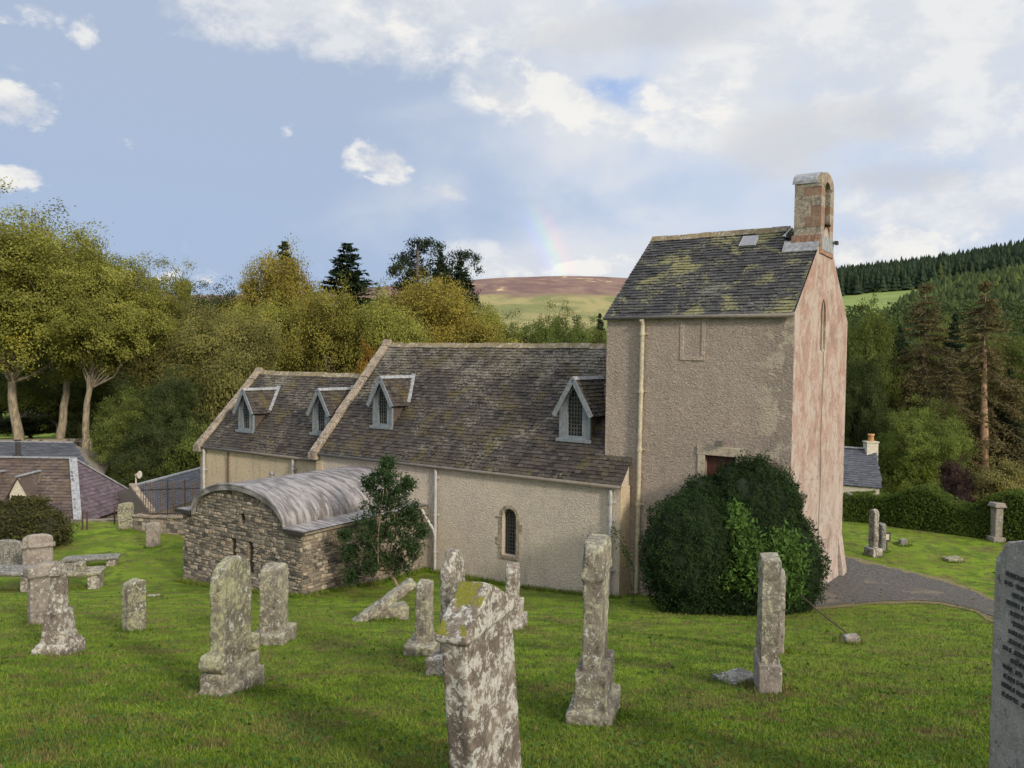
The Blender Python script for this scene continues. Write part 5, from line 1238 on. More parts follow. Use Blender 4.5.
# clipped hedge with wavy top on the right
rg = np.random.default_rng(81)
hx = [(838, 521), (870, 524), (905, 529), (945, 534), (985, 540), (1030, 546), (1090, 553), (1160, 561)]
hb = [hit(a_, b_2) for a_, b_2 in hx]
htop = lambda px: np.interp(px, [838, 868, 880, 905, 920, 935, 950, 965, 985, 1010, 1024, 1160], [495, 492, 496, 487, 484, 491, 502, 505, 495, 490, 491, 486])
he = empty('hedge', hb[3], 0, label='long clipped dark green hedge with a wavy top behind the right lawn', cat='hedge')
P = []; Nn = []; mb = MB(); hp_ = []
for i in range(len(hb)-1):
    a, b = hb[i], hb[i+1]; L = (b-a).length; dr = (b-a).normalized(); nr = Vector((dr.y, -dr.x, 0)); nr = nr if nr.y < 0 else -nr; th = 1.5
    n = int(L*5200*0.5); u = rg.random(n)
    for kk in range(n):
        t = u[kk]; px = hx[i][0]+(hx[i+1][0]-hx[i][0])*t; q = a.lerp(b, t); top_z = at(px, float(htop(px)), q.y+0.7).z-q.z
        face = rg.random(); lm = mnoise.noise(Vector((q.x*1.2, q.z, face*3)))*0.08
        if face < 0.62:
            z = rg.random()*top_z; off = -0.02+lm-abs(rg.normal())*0.07+0.12*(z/top_z)*-1; r_ = max(0, z-(top_z-0.35)); off -= r_*r_*1.2; P.append(q+nr*off+Vector((0, 0, z))); Nn.append(tuple(nr+Vector((0, 0, 0.25))))
        else:
            w = rg.random(); z = top_z-abs(rg.normal())*0.06+lm-0.25*max(0, 0.3-w)*1.2; P.append(q-nr*(0.12+w*(th-0.12))+Vector((0, 0, z))); Nn.append((nr.x*0.2, nr.y*0.2, 1.0))
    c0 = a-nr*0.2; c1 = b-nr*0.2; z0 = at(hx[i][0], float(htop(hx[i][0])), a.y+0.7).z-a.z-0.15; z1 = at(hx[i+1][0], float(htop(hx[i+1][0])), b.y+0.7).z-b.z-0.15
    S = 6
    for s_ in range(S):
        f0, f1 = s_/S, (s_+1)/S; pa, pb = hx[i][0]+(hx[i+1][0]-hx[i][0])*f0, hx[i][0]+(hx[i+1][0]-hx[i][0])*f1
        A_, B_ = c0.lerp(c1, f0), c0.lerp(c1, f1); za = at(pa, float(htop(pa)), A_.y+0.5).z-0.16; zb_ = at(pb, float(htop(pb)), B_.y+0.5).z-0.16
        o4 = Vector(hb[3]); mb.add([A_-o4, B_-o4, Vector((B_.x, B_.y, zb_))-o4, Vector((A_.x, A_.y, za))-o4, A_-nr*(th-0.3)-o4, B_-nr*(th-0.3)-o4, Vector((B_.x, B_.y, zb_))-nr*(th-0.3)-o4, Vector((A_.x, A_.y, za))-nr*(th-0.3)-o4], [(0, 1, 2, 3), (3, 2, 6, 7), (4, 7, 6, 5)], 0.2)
P = np.array([tuple(p_) for p_ in P])-np.array(hb[3]); V, F = leaf_quads(P, np.array(Nn), 0.055, rg, 0.8, 0.45)
tn_ = np.clip(rg.normal(0.42, 0.13, len(P)), 0, 1)
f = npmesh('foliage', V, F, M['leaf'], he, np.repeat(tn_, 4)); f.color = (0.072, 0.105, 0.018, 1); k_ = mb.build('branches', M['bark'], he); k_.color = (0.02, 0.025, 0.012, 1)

# ------------------------------------------------------------------ slate house at the left
def W2(x, y, z): return Vector((x, y, z))
def roof_poly(name, m, corners, parent, seed, sw=0.28, ex=0.2):
    """slates over a roof polygon; first two corners are the eave"""
    c = [Vector(p) for p in corners]; a = (c[1]-c[0]).normalized(); n = (c[1]-c[0]).cross(c[2]-c[0]).normalized(); n = n if n.z > 0 else -n
    b = n.cross(a).normalized(); b = b if b.z > 0 else -b
    uv = [((p-c[0]).dot(a), (p-c[0]).dot(b)) for p in c]; umin = min(u for u, v in uv); umax = max(u for u, v in uv); vmax = max(v for u, v in uv)
    def ins(u, v):
        u = u+umin; inside = False; k = len(uv)
        for i in range(k):
            (u0, v0), (u1, v1) = uv[i], uv[(i+1) % k]
            if (v0 > v) != (v1 > v) and u < (u1-u0)*(v-v0)/(v1-v0)+u0: inside = not inside
        return inside
    o = slates(name, m, c[0]+a*umin, a, b, umax-umin, vmax, parent, ins, sw, ex, seed)
    mb = MB(); mb.prism(c, -n*0.06); mb.build('sarking', M['slate_g'], parent); return o
hA = empty('slate_house', (-19.3, 36, -3.0), 0, label='low house with hipped brown and purple slate roof and white gablet, below the graveyard', cat='house')
HO = Vector(hA.location)
def H(px, py, dp): return at(px, py, dp)-HO
nc = H(78, 524, 36.0); ap = H(73, 459, 39.3); fc = H(147, 501, 42.5); lft = nc+Vector((-12, 0, 0)); rl = ap+Vector((-9.9, 0, 0))
roof_poly('roof', M['slate_b'], [lft, nc, ap, rl], hA, 61); roof_poly('roof', M['slate_p'], [nc, fc, ap], hA, 62)
mb = MB(); mb.bar(nc+Vector((0, 0, 0.04)), ap+Vector((0, 0, 0.06)), 0.34, 0.05); mb.bar(ap+Vector((0, 0, 0.06)), rl+Vector((0, 0, 0.06)), 0.22, 0.06); mb.bar(ap+Vector((0, 0, 0.06)), fc+Vector((0, 0, 0.06)), 0.20, 0.06); mb.build('lead_hip', M['zinc'], hA)
mb = MB()
mb.add([lft+Vector((0, 0.3, -2.2)), nc+Vector((-0.25, 0.3, -2.2)), nc+Vector((-0.25, 0.3, -0.03)), lft+Vector((0, 0.3, -0.03))], [(0, 1, 2, 3)])
mb.add([nc+Vector((-0.25, 0.3, -2.2)), fc+Vector((-0.3, -0.3, -2.2)), fc+Vector((-0.3, -0.3, -0.03)), nc+Vector((-0.25, 0.3, -0.03))], [(0, 1, 2, 3)])
mb.build('wall', M['rubble'], hA)
# gablets
def gablet(px, py, dp, w=0.95):
    c = H(px, py, dp); g_ = bpy.data.objects.new('dormer', None); link(g_); g_.parent = hA; g_.location = c; h = w/2
    mb = MB(); mb.prism([(-h, 0, -1.1), (h, 0, -1.1), (h, 0, 0.0), (0, 0, 0.75), (-h, 0, 0.0)], (0, 0.06, 0))
    for k in range(5): mb.prism([(-h+0.04+0.1*k, -0.012, 0.06+0.14*k), (h-0.04-0.1*k, -0.012, 0.06+0.14*k), (h-0.1-0.1*k, -0.012, 0.16+0.14*k), (-h+0.1+0.1*k, -0.012, 0.16+0.14*k)], (0, 0.012, 0))
    mb.build('front', M['white_wall'], g_)
    mb = MB(); mb.box(-0.3, 0.3, -0.02, -0.005, -1.0, -0.08); mb.build('window', M['glass'], g_)
    mb = MB(); mb.box(-0.02, 0.02, -0.03, -0.022, -1.0, -0.08); mb.box(-0.3, 0.3, -0.03, -0.022, -0.5, -0.46); mb.build('glazing_bar', M['white_paint'], g_)
    for s in (-1, 1):
        mb = MB(); mb.prism([(0, -0.1, 0.80), (s*(h+0.15), -0.1, -0.18), (s*(h+0.15), 1.4, -0.18), (0, 2.4, 0.80)], (0, 0, -0.05)); mb.build('roof', M['slate_b'], g_)
    mb = MB(); mb.bar((0, -0.1, 0.82), (0, 2.4, 0.84), 0.2, 0.05); mb.bar((h+0.15, 1.4, -0.14), (0.02, 2.4, 0.84), 0.18, 0.05); mb.build('flashing', M['zinc'], g_)
gablet(18.5, 494, 36.9, 0.8); gablet(-19, 494, 36.9, 0.8)
# rear roof with flue
hB = empty('slate_house', (-24, 46, -3.0), 0, label='plain dark slate roofed house with a metal flue behind the hipped one', cat='house'); HO = Vector(hB.location)
r0_ = H(73, 443, 50); r1_ = Vector((-40, 50, r0_.z+HO.z))-HO; e0 = H(100, 482, 45.0); e1 = e0+(r1_-r0_)
roof_poly('roof', M['slate_g'], [e1, e0, r0_, r1_], hB, 64)
mb = MB(); mb.bar(r0_+Vector((0, 0, 0.05)), r1_+Vector((0, 0, 0.05)), 0.24, 0.07); mb.build('ridge', M['zinc'], hB)
mb = MB(); mb.prism([e0+Vector((0, 0, -0.08)), r0_+Vector((0, 0, -0.08)), Vector((r0_.x, r0_.y+5, e0.z))], (-0.1, 0, 0)); mb.add([e1+Vector((0, 0.2, -2)), e0+Vector((0, 0.2, -2)), e0+Vector((0, 0.2, -.05)), e1+Vector((0, 0.2, -.05))], [(0, 1, 2, 3)])
b2 = Vector((r0_.x, r0_.y+5, e0.z)); mb.add([e0+Vector((0, 0, -2)), b2+Vector((0, 0, -2)), b2, e0], [(0, 1, 2, 3)]); mb.build('wall', M['rubble'], hB)
mb = MB(); f0 = H(18, 457, 46.5); mb.tube([f0+Vector((0, 0, -0.3)), f0+Vector((0, 0, 0.85))], 0.13, 10); mb.tube([f0+Vector((0, 0, 0.92)), f0+Vector((0, 0, 1.0))], 0.19, 10); mb.tube([f0+Vector((0, 0, 0.0)), f0+Vector((0, 0, 0.12))], 0.24, 10); mb.build('flue', M['iron'], hB)
# chimney stub far left
hC = empty('grey_wing', (-17.5, 42, -3.0), 0, label='grey slate roofed wing with pale ridge behind the iron railings', cat='house'); HO = Vector(hC.location)
w0 = H(132, 487, 38.5); w1 = H(215, 467, 46.5); v0 = H(153, 514, 35.9); v1 = H(215, 500, 43.5); w1.z = w0.z; v1 = v0+(w1-w0)
roof_poly('roof', M['slate_g'], [v0, v1, w1, w0], hC, 66)
mb = MB(); mb.bar(w0+Vector((0, 0, 0.05)), w1+Vector((0, 0, 0.05)), 0.22, 0.07); mb.build('ridge', M['zinc'], hC)
bk_ = Vector((2*w0.x-v0.x, 2*w0.y-v0.y, v0.z))
mb = MB(); mb.bar(v0+Vector((0, 0, 0.06)), w0+Vector((0, 0, 0.10)), 0.28, 0.16); mb.build('skew', M['skew'], hC)
mb = MB(); mb.prism([v0, w0+Vector((0, 0, -0.03)), bk_], (0.04, 0.12, 0)); mb.prism([v0+Vector((0, 0, -2.2)), v0, bk_, bk_+Vector((0, 0, -2.2))], (0.04, 0.12, 0)); mb.add([v0+Vector((0, 0.1, -2.2)), v1+Vector((0, 0, -2.2)), v1, v0], [(0, 1, 2, 3)]); mb.build('wall', M['rubble'], hC)
mb = MB(); c_ = H(136, 484, 38.6); mb.tube([c_, c_+Vector((0, 0, 0.42))], 0.035, 8); mb.tube([c_+Vector((-0.03, 0, 0.42)), c_+Vector((0.16, -0.05, 0.46)), c_+Vector((0.2, -0.06, 0.46))], [0.05, 0.12, 0.19], 10); mb.build('vent_cowl', M['white_wall'], hC)
# distant cream house between the trunks
p = at(45, 418, 105); hD = empty('far_house', (p.x, p.y, 0), 0.2, label='distant pale house glimpsed between the pale trunks at far left', cat='house')
mb = MB(); mb.box(-4, 4, 0, 5, -3.5, p.z+0.2); mb.build('wall', M['white_wall'], hD)
mb = MB(); mb.prism([(-4.3, -0.3, p.z+0.2), (-4.3, 2.5, p.z+2.3), (-4.3, 5.3, p.z+0.2)], (8.6, 0, 0)); mb.build('roof', M['slate_p'], hD)
for k in range(4):
    mb = MB(); mb.box(-3.2+k*1.9, -2.4+k*1.9, -0.04, 0, p.z-1.6, p.z-0.4); mb.build('window', M['glass'], hD)
# field wall behind
def rubble_wall(name, P0, P1, zt0, zt1, zb, th, label, seed, cap=True, grp=None):
    P0 = Vector(P0); P1 = Vector(P1); e = empty(name, (P0.x, P0.y, zb), 0, label=label, cat='wall', group=grp); d = (P1-P0); L = d.length; d.normalize(); n = Vector((d.y, -d.x, 0)); n = n if n.y < 0 else -n
    r = random.Random(seed); mb = MB(); z = 0.0; H_ = max(zt0, zt1)-zb
    mbk = MB(); mbk.prism([(0, 0, 0), tuple(d*L), tuple(d*L+Vector((0, 0, zt1-zb-0.02))), (0, 0, zt0-zb-0.02)], -n*th); mbk.build('core', M['mortar'], e)
    while z < H_:
        h = r.uniform(0.09, 0.18); u = 0
        while u < L:
            w = r.uniform(0.14, 0.4); u1 = min(u+w, L); top = zt0+(zt1-zt0)*(u/L)-zb
            if z+h < top+0.05:
                pr = r.uniform(0.01, 0.04); j = lambda: r.uniform(-0.012, 0.012); q = [(u+0.01+j(), z+0.01+j()), (u1-0.01+j(), z+0.01+j()), (u1-0.01+j(), z+h-0.01+j()), (u+0.01+j(), z+h-0.01+j())]
                mb.prism([tuple(d*a_+Vector((0, 0, b_))+n*pr) for a_, b_ in q], -n*(pr+0.01), r.random())
            u = u1
        z += h
    bevel_mod(mb.build('stone_facing', M['rubble'], e), 0.02, 1)
    if cap:
        mb = MB(); u = 0
        while u < L:
            w = r.uniform(0.35, 0.7); u1 = min(u+w, L); t0 = zt0+(zt1-zt0)*(u/L)-zb; o_ = d*(u+0.01)+n*(0.06+r.uniform(0, 0.03))+Vector((0, 0, t0+r.uniform(-0.01, 0.02))); mb.prism([o_, o_-n*(th+0.12), o_-n*(th+0.12)+Vector((0, 0, 0.09)), o_+Vector((0, 0, 0.09))], d*(u1-u-0.015)); u = u1
        bevel_mod(mb.build('coping', M['skew'], e), 0.015)
    return e
a = at(-60, 440, 58); b = at(92, 440, 62); rubble_wall('field_wall', (a.x, a.y, 0), (b.x, b.y, 0), a.z, b.z+0.1, -0.9, 0.5, 'rough field wall behind the slate houses under the pale trunks', 91, False)
a = at(134, 522, 32.6); b = at(188, 522, 31.6); wl_t = at(134, 517, 32.6).z
rubble_wall('yard_wall', (a.x, a.y, 0), (b.x+0.6, b.y, 0), wl_t, at(188, 519, 31.6).z, -0.7, 0.4, 'low rubble wall carrying iron railings beside the sacristy', 92)
a = at(74, 531, 34.6); b = at(120, 521, 34.4); rubble_wall('retaining_wall', (a.x-8, a.y+0.4, 0), (b.x, b.y, 0), at(74, 529, 34.6).z, at(120, 519, 34.4).z, -1.5, 0.3, 'narrow stone footing below the purple slate eave', 93, False)
# railings
a = at(141, 517, 32.8); b = at(200, 516, 31.7); rl_e = empty('iron_railing', (a.x, a.y, a.z), 0, label='rusty dark iron railings on the low rubble wall', cat='railing')
d = Vector((b.x-a.x, b.y-a.y, b.z-a.z)); mbb = MB(); N_ = 25
for k in range(N_):
    q = d*(k/(N_-1)); big = k in (11, 18); h = 1.46 if big else 1.28+0.03*((k*7) % 3); w = 0.045 if big else 0.024
    if big: mbx = MB(); mbx.bar(q, q+Vector((0, 0, h)), w); mbx.build('post', M['iron'], rl_e)
    else: mbb.bar(q, q+Vector((0, 0, h)), w); mbb.prism([q+Vector((-0.03, 0, h)), q+Vector((0.03, 0, h)), q+Vector((0, 0, h+0.09))], (0, 0.015, 0))
mbb.build('bars', M['brown_paint'], rl_e)
for z in (0.12, 1.1):
    mbx = MB(); mbx.bar(Vector((0, 0, z)), d+Vector((0, 0, z)), 0.03, 0.045); mbx.build('rail', M['iron'], rl_e)
for i_, (px_, t_) in enumerate(((82.5, 512), (87, 515), (114.5, 508))):
    a = hit(px_, 530 if i_ < 2 else 524); e = empty('fence_post', a, 0, label=['thin post nearest the lead hip of the slate house', 'thin post second from the lead hip of the slate house', 'thin post just left of the far pale headstone'][i_], cat='post', group='thin posts below the slate house'); mb = MB(); mb.bar((0, 0, -0.2), (0, 0, 0.75), 0.05); mb.build('shaft', M['wood'], e)

# ------------------------------------------------------------------ cottage beyond the hedge
c0 = at(882, 487, 52); HO = Vector((c0.x, c0.y, -8.0)); ct = empty('white_cottage', HO, 0, label='white cottage with grey slate roof and chimney beyond the hedge', cat='cottage')
e1_ = at(882, 488, 52)-HO; e0_ = at(800, 481, 54)-HO; r1_ = at(876, 450, 54.5)-HO; r0_ = e0_+(r1_-e1_)
roof_poly('roof', M['slate_g'], [e0_, e1_, r1_, r0_], ct, 71)
mb = MB(); dd = (e1_-e0_).normalized(); mb.add([e0_+Vector((0, .15, -3)), e1_+Vector((-.1, .15, -3)), e1_+Vector((-.1, .15, -.02)), e0_+Vector((0, .15, -.02))], [(0, 1, 2, 3)])
bk2 = r1_*2-e1_; bk2.z = e1_.z; mb.add([e1_+Vector((-.1, .15, -3)), bk2+Vector((-.1, 0, -3)), bk2+Vector((-.1, 0, 0)), r1_+Vector((-.1, 0, -.05)), e1_+Vector((-.1, .15, 0))], [(0, 1, 2, 3, 4)]); mb.build('wall', M['white_wall'], ct)
mb = MB(); mb.bar(r0_+Vector((0, 0, .06)), r1_+Vector((0, 0, .06)), 0.25, 0.08); mb.build('ridge', M['zinc'], ct)
mb = MB(); q = at(870.5, 456, 54.6)-HO; mb.box(q.x-0.38, q.x+0.38, q.y-0.3, q.y+0.3, q.z-0.6, q.z+0.92); mb.box(q.x-0.43, q.x+0.43, q.y-0.35, q.y+0.35, q.z+0.923, q.z+1.0); ch = mb.build('chimney', M['white_wall'], ct)
mb = MB(); mb.lathe([(0.2, q.z+1.0), (0.17, q.z+1.35), (0.22, q.z+1.4), (0.21, q.z+1.5), (0.12, q.z+1.5)], q.x, q.y, 12); mb.build('chimney_pot', M['clay'], ch, smooth=True)

# ------------------------------------------------------------------ graves
GB = Vector((0.26, 0.965, 0)).normalized(); GRZ = math.atan2(GB.y, GB.x)     # stones run away from the camera
def weather(o, vox=0.024, amp=0.016, seed=0, scale=3.5):
    """rounded, chipped, uneven stone from crisp blocks"""
    rm = o.modifiers.new('r', 'REMESH'); rm.mode = 'VOXEL'; rm.voxel_size = vox; rm.use_smooth_shade = True
    dg = bpy.context.evaluated_depsgraph_get(); me = bpy.data.meshes.new_from_object(o.evaluated_get(dg)); o.modifiers.clear()
    n = len(me.vertices); co = np.empty(n*3, np.float32); me.vertices.foreach_get('co', co); co = co.reshape(-1, 3)
    no = np.array([v.normal[:] for v in me.vertices]); s = np.empty(n)
    for i in range(n):
        p = Vector(co[i])*scale+Vector((seed, seed*2, 0)); s[i] = mnoise.fractal(p, 1.0, 2.0, 3)*amp*0.6 + mnoise.noise(p*3.1)*amp*0.5 + mnoise.noise(p*8)*amp*0.3
    co = co+no*s[:, None]; me.vertices.foreach_set('co', co.ravel()); me.update()
    me.materials.clear(); me.materials.append(o.data.materials[0])
    old = o.data; nm = old.name; o.data = me; bpy.data.meshes.remove(old); me.name = nm
    for p_ in me.polygons: p_.use_smooth = True
    return o
def outline(kind, w, h):
    """front outline of a slab (x along the width, z up)"""
    a = w/2
    if kind == 'flat': return [(-a, 0), (a, 0), (a, h), (-a, h)]
    if kind == 'round':
        r_ = a; return [(-a, 0), (a, 0)]+[(a*math.cos(t), h-a*0.75+a*0.75*math.sin(t)) for t in [math.pi*k/12 for k in range(13)]]
    if kind == 'low': return [(-a, 0), (a, 0)]+[(a*math.cos(t), h-a*0.35+a*0.35*math.sin(t)) for t in [math.pi*k/10 for k in range(11)]]
    if kind == 'gable': return [(-a, 0), (a, 0), (a, h-a*0.55), (0, h-0.02), (-a, h-a*0.55)]
    if kind == 'shoulder': return [(-a, 0), (a, 0), (a, h*0.84), (a*0.8, h*0.86), (a*0.62, h*0.93)]+[(a*0.6*math.cos(t), h*0.93+h*0.07*math.sin(t)) for t in [math.pi*k/8 for k in range(9)]]+[(-a*0.62, h*0.93), (-a*0.8, h*0.86), (-a, h*0.84)]
    if kind == 'worn': return [(-a, 0), (a, 0), (a*0.97, h*0.8), (a*0.9, h*0.95), (a*0.4, h), (-a*0.3, h*0.98), (-a*0.85, h*0.94), (-a, h*0.8)]
def grave(px, py, kind, w, h, th, m, label, base=None, turn=0.0, lean=(0, 0), group='standing headstones on the slope', vox=0.026, amp=0.018, cat='headstone', name='headstone', place=None, extra=None, basem=None):
    p = hit(px, py) if place is None else Vector(place)
    e = empty(name, p, GRZ+turn, label=label, cat=cat, group=group); e.rotation_euler = (R(lean[0]), R(lean[1]), GRZ+turn)
    z0 = -0.25
    if base:
        mb = MB(); z = -0.2
        for (bw, bt_, bh) in base:
            z1 = (z if z > -0.2 else 0)+bh; mb.box(-bw/2, bw/2, -bt_/2, bt_/2, z, z1); z = z1-0.001
        weather(mb.build('plinth', M[basem or m], e), vox, amp*0.8, px*0.1); z0 = z-0.04
    mb = MB(); ol = outline(kind, w, h-max(z0, 0)); zz = max(z0, 0) if base else 0
    lp = [(x_, -th/2, z_+zz if z_ > 0 else (zz-0.03 if base else -0.25)) for x_, z_ in ol]; mb.prism(lp, (0, th, 0))
    if extra: extra(mb, w, h, th)
    weather(mb.build('slab', M[m], e), vox, amp, px*0.13+1)
    return e
def cornice(mb, w, h, th): mb.box(-w/2-0.05, w/2+0.05, -th/2-0.045, th/2+0.045, h*0.80, h*0.845); mb.box(-w/2-0.02, w/2+0.02, -th/2-0.02, th/2+0.02, h*0.30, h*0.32)
# mossy pedimented stone, nearest
fp_ = hit(484, 788); fd = fp_.y
def ped(mb, w, h, th): mb.prism([(-w/2-0.03, -th/2-0.03, h*0.815), (w/2+0.03, -th/2-0.03, h*0.815), (w/2+0.03, -th/2-0.03, h*0.85), (0, -th/2-0.03, h*1.02), (-w/2-0.03, -th/2-0.03, h*0.85)], (0, th+0.06, 0))
grave(489, 788, 'gable', 0.72, 1.40, 0.18, 'grave_m', 'leaning pedimented headstone with bright moss and white lichen, nearest in the middle', None, -0.16, (-3.6, -2.5), vox=0.014, amp=0.009, extra=ped)
def tallx(mb, w, h, th):
    mb.box(-w/2-0.02, w/2+0.02, -th/2-0.025, th/2+0.025, h*0.79, h*0.82); mb.prism([(-w/2, -th/2-0.02, h*0.82), (w/2, -th/2-0.02, h*0.82), (w/2*0.7, -th/2-0.02, h*0.97), (0, -th/2-0.02, h*1.0), (-w/2*0.7, -th/2-0.02, h*0.97)], (0, th+0.04, 0))
grave(594, 716, 'low', 0.62, 1.72, 0.17, 'grave', 'tall slim headstone with stepped plinth in the middle foreground', [(0.86, 0.42, 0.17), (0.74, 0.30, 0.36)], 0.04, (0, 1.5), vox=0.020, extra=tallx)
def scroll(mb, w, h, th): mb.tube([(-w/2-0.02, -th/2-0.06, 0.42), (-w/2-0.02, th/2+0.06, 0.42)], 0.10, 10); mb.tube([(w/2+0.02, -th/2-0.06, 0.42), (w/2+0.02, th/2+0.06, 0.42)], 0.10, 10)
grave(231, 690, 'round', 0.66, 1.46, 0.14, 'grave_y', 'round topped headstone crusted in yellow green lichen with scrolled plinth', [(0.92, 0.34, 0.12), (0.82, 0.26, 0.2)], 0.10, (0, 0), vox=0.020, extra=scroll, basem='grave')
grave(274, 642, 'worn', 0.42, 1.26, 0.34, 'grave', 'grey broken pillar headstone right of the yellow lichened one', [(0.70, 0.52, 0.22)], 0.2)
# obelisk-like stone left
def obel(mb, w, h, th): mb.prism([(-0.2, -0.18, 0.5), (0.2, -0.18, 0.5), (0.15, -0.13, 0.56), (-0.15, -0.13, 0.56)], (0, 0.32, 0)); mb.box(-0.16, 0.16, -0.13, 0.13, h*0.84, h*0.93)
def frust(mb, w0, d0, w1, d1, z0, z1):
    mb.add([(-w0/2, -d0/2, z0), (w0/2, -d0/2, z0), (w0/2, d0/2, z0), (-w0/2, d0/2, z0), (-w1/2, -d1/2, z1), (w1/2, -d1/2, z1), (w1/2, d1/2, z1), (-w1/2, d1/2, z1)], [(0, 3, 2, 1), (4, 5, 6, 7), (0, 1, 5, 4), (1, 2, 6, 5), (2, 3, 7, 6), (3, 0, 4, 7)])
grave(59, 653, 'worn', 0.14, 1.30, 0.13, 'grave_w', 'white lichened tapering pillar with broken cross top at left', [(0.54, 0.48, 0.13), (0.46, 0.40, 0.06)], 0.3, vox=0.02, extra=lambda mb, w, h, th: (frust(mb, .40, .34, .28, .24, .17, .62), frust(mb, .23, .20, .15, .14, .60, h*.95), mb.box(-.15, .15, -.06, .06, h*.86, h*.92)))
grave(44, 625, 'low', 0.52, 1.16, 0.13, 'grave_p', 'plain pinkish slab half hidden behind the white lichened pillar', None, -0.35, group='standing headstones on the slope', extra=lambda mb, w, h, th: mb.box(-w/2-.05, w/2+.05, -th/2-.05, th/2+.05, h*.80, h*.97))
grave(38, 584, 'low', 0.80, 1.50, 0.22, 'grave_p', 'broad pale headstone with crusted curved top behind the plain slab', None, -0.75, vox=0.03, extra=lambda mb, w, h, th: mb.box(-w/2-.06, w/2+.06, -th/2-.06, th/2+.06, h*.74, h*.80))
grave(134, 631, 'worn', 0.36, 0.92, 0.22, 'grave_y', 'short upright worn stone alone on the left lawn', None, -0.3)
grave(153, 547, 'low', 0.5, 0.92, 0.2, 'grave_p', 'small pinkish stone in front of the low yard wall', None, -0.8)
grave(126, 529, 'worn', 0.62, 1.08, 0.25, 'grave_y', 'pale upright stone against the purple slate roof', None, -0.9)
grave(424, 654, 'worn', 0.34, 1.06, 0.2, 'grave', 'narrow grey square headstone left of the mossy foreground stone', [(0.66, 0.44, 0.22)], 0.1)
grave(452, 671, 'shoulder', 0.46, 1.52, 0.15, 'grave_w', 'dark and white lichened shouldered headstone behind the mossy one', [(0.8, 0.36, 0.28)], -0.1)
grave(512, 627, 'shoulder', 0.46, 1.26, 0.22, 'grave_w', 'white crusted headstone with stepped base below the arched window', [(0.85, 0.5, 0.2), (0.66, 0.36, 0.3)], 0.1)
grave(767, 688, 'flat', 0.44, 1.52, 0.21, 'grave', 'square topped pillar headstone with pale base in front of the yew', [(0.6, 0.26, 0.36)], 0.06, (0, 0.5), vox=0.02, basem='grave_p')
grave(777, 652, 'low', 0.62, 1.30, 0.16, 'grave_p', 'brown headstone directly behind the square topped pillar', None, 0.02)
# right foreground inscribed stone
ip = Vector(at(1007, 536, 4.6)); gp = gz(ip.x, ip.y)
hgt = ip.z-gp
rs = empty('inscribed_headstone', (at(1024, 700, 4.75).x, 4.75, gz(2.95, 4.75)), 0, label='large grey headstone with rows of dark lettering at the right edge', cat='headstone')
rsd = Vector((at(991, 700, 5.1).x, 5.1, 0)); near_e = at(1085, 700, 4.35)
dirw = (Vector((near_e.x, near_e.y, 0))-rsd).normalized(); rs.location = (rsd.x, rsd.y, gz(rsd.x, rsd.y)); rs.rotation_euler = (0, 0, math.atan2(dirw.y, dirw.x))
zt_ = at(1012, 535, 4.95).z-rs.location.z; w_ = 0.86
ol = [(0.0, -0.3), (w_, -0.3), (w_, zt_-0.16), (w_*0.86, zt_-0.05), (w_*0.6, zt_), (w_*0.32, zt_), (w_*0.12, zt_-0.05), (0.0, zt_-0.17)]
mb = MB(); mb.prism([(x_, 0, z_) for x_, z_ in ol], (0, 0.16, 0)); weather(mb.build('slab', M['ledger'], rs), 0.018, 0.006, 3)
mb = MB(); r = random.Random(5); z = zt_-0.26
while z > zt_-1.02:
    hh = 0.026; L_ = r.uniform(0.5, 0.72); x_ = (w_-L_)/2
    while x_ < (w_+L_)/2:
        for c in range(r.randint(3, 8)):
            lw = r.uniform(0.014, 0.021); k = r.randint(0, 4); y0 = -0.0125
            if k in (0, 1, 4): mb.box(x_, x_+0.005, y0, 0.01, z, z+hh)
            if k in (1, 2): mb.box(x_, x_+lw, y0-0.0004, 0.01, z+hh-0.005, z+hh)
            if k in (1, 3): mb.box(x_, x_+lw, y0-0.0004, 0.01, z, z+0.005)
            if k in (0, 2): mb.box(x_, x_+lw, y0-0.0008, 0.01, z+hh*0.42, z+hh*0.6)
            if k in (2, 3, 4): mb.box(x_+lw-0.005, x_+lw, y0, 0.01, z, z+hh)
            x_ += lw+0.006
        x_ += 0.02
    z -= 0.058
mb.build('lettering', M['letters'], rs)
# small block stone partly behind it
grave(1004, 553, 'worn', 0.4, 0.6, 0.2, 'grave_y', 'low brownish stone peeping left of the lettered slab', None, 0.4, place=(at(1002, 580, 8.0).x, 8.0, gz(at(1002, 580, 8.0).x, 8.0)-1.0+0.35)) if False else None
# far right lawn stones
GFR = 'headstones on the far right lawn'
grave(873, 556, 'round', 0.30, 1.62, 0.2, 'grave_w', 'tall round topped pale stone on the far right lawn', [(0.5, 0.36, 0.3)], 0.5, group=GFR, vox=0.035)
grave(880, 551, 'low', 0.4, 1.0, 0.2, 'grave_g', 'shorter grey stone just right of the tall round topped one', None, 0.5, group=GFR, vox=0.035)
grave(849, 519, 'flat', 0.3, 1.1, 0.16, 'grave_g', 'thin grey stone against the hedge beside the pink gable', None, 0.4, group=GFR, vox=0.035)
grave(996, 541, 'flat', 0.34, 1.46, 0.3, 'grave_p', 'brown pillar with moulded cap and base in front of the hedge', [(0.5, 0.5, 0.18)], 0.3, group=GFR, vox=0.03, amp=0.008, extra=lambda mb, w, h, th: (mb.box(-.25, .25, -.23, .23, h*.88, h*.93), mb.box(-.22, .22, -.2, .2, h*.93, h*1.0)))
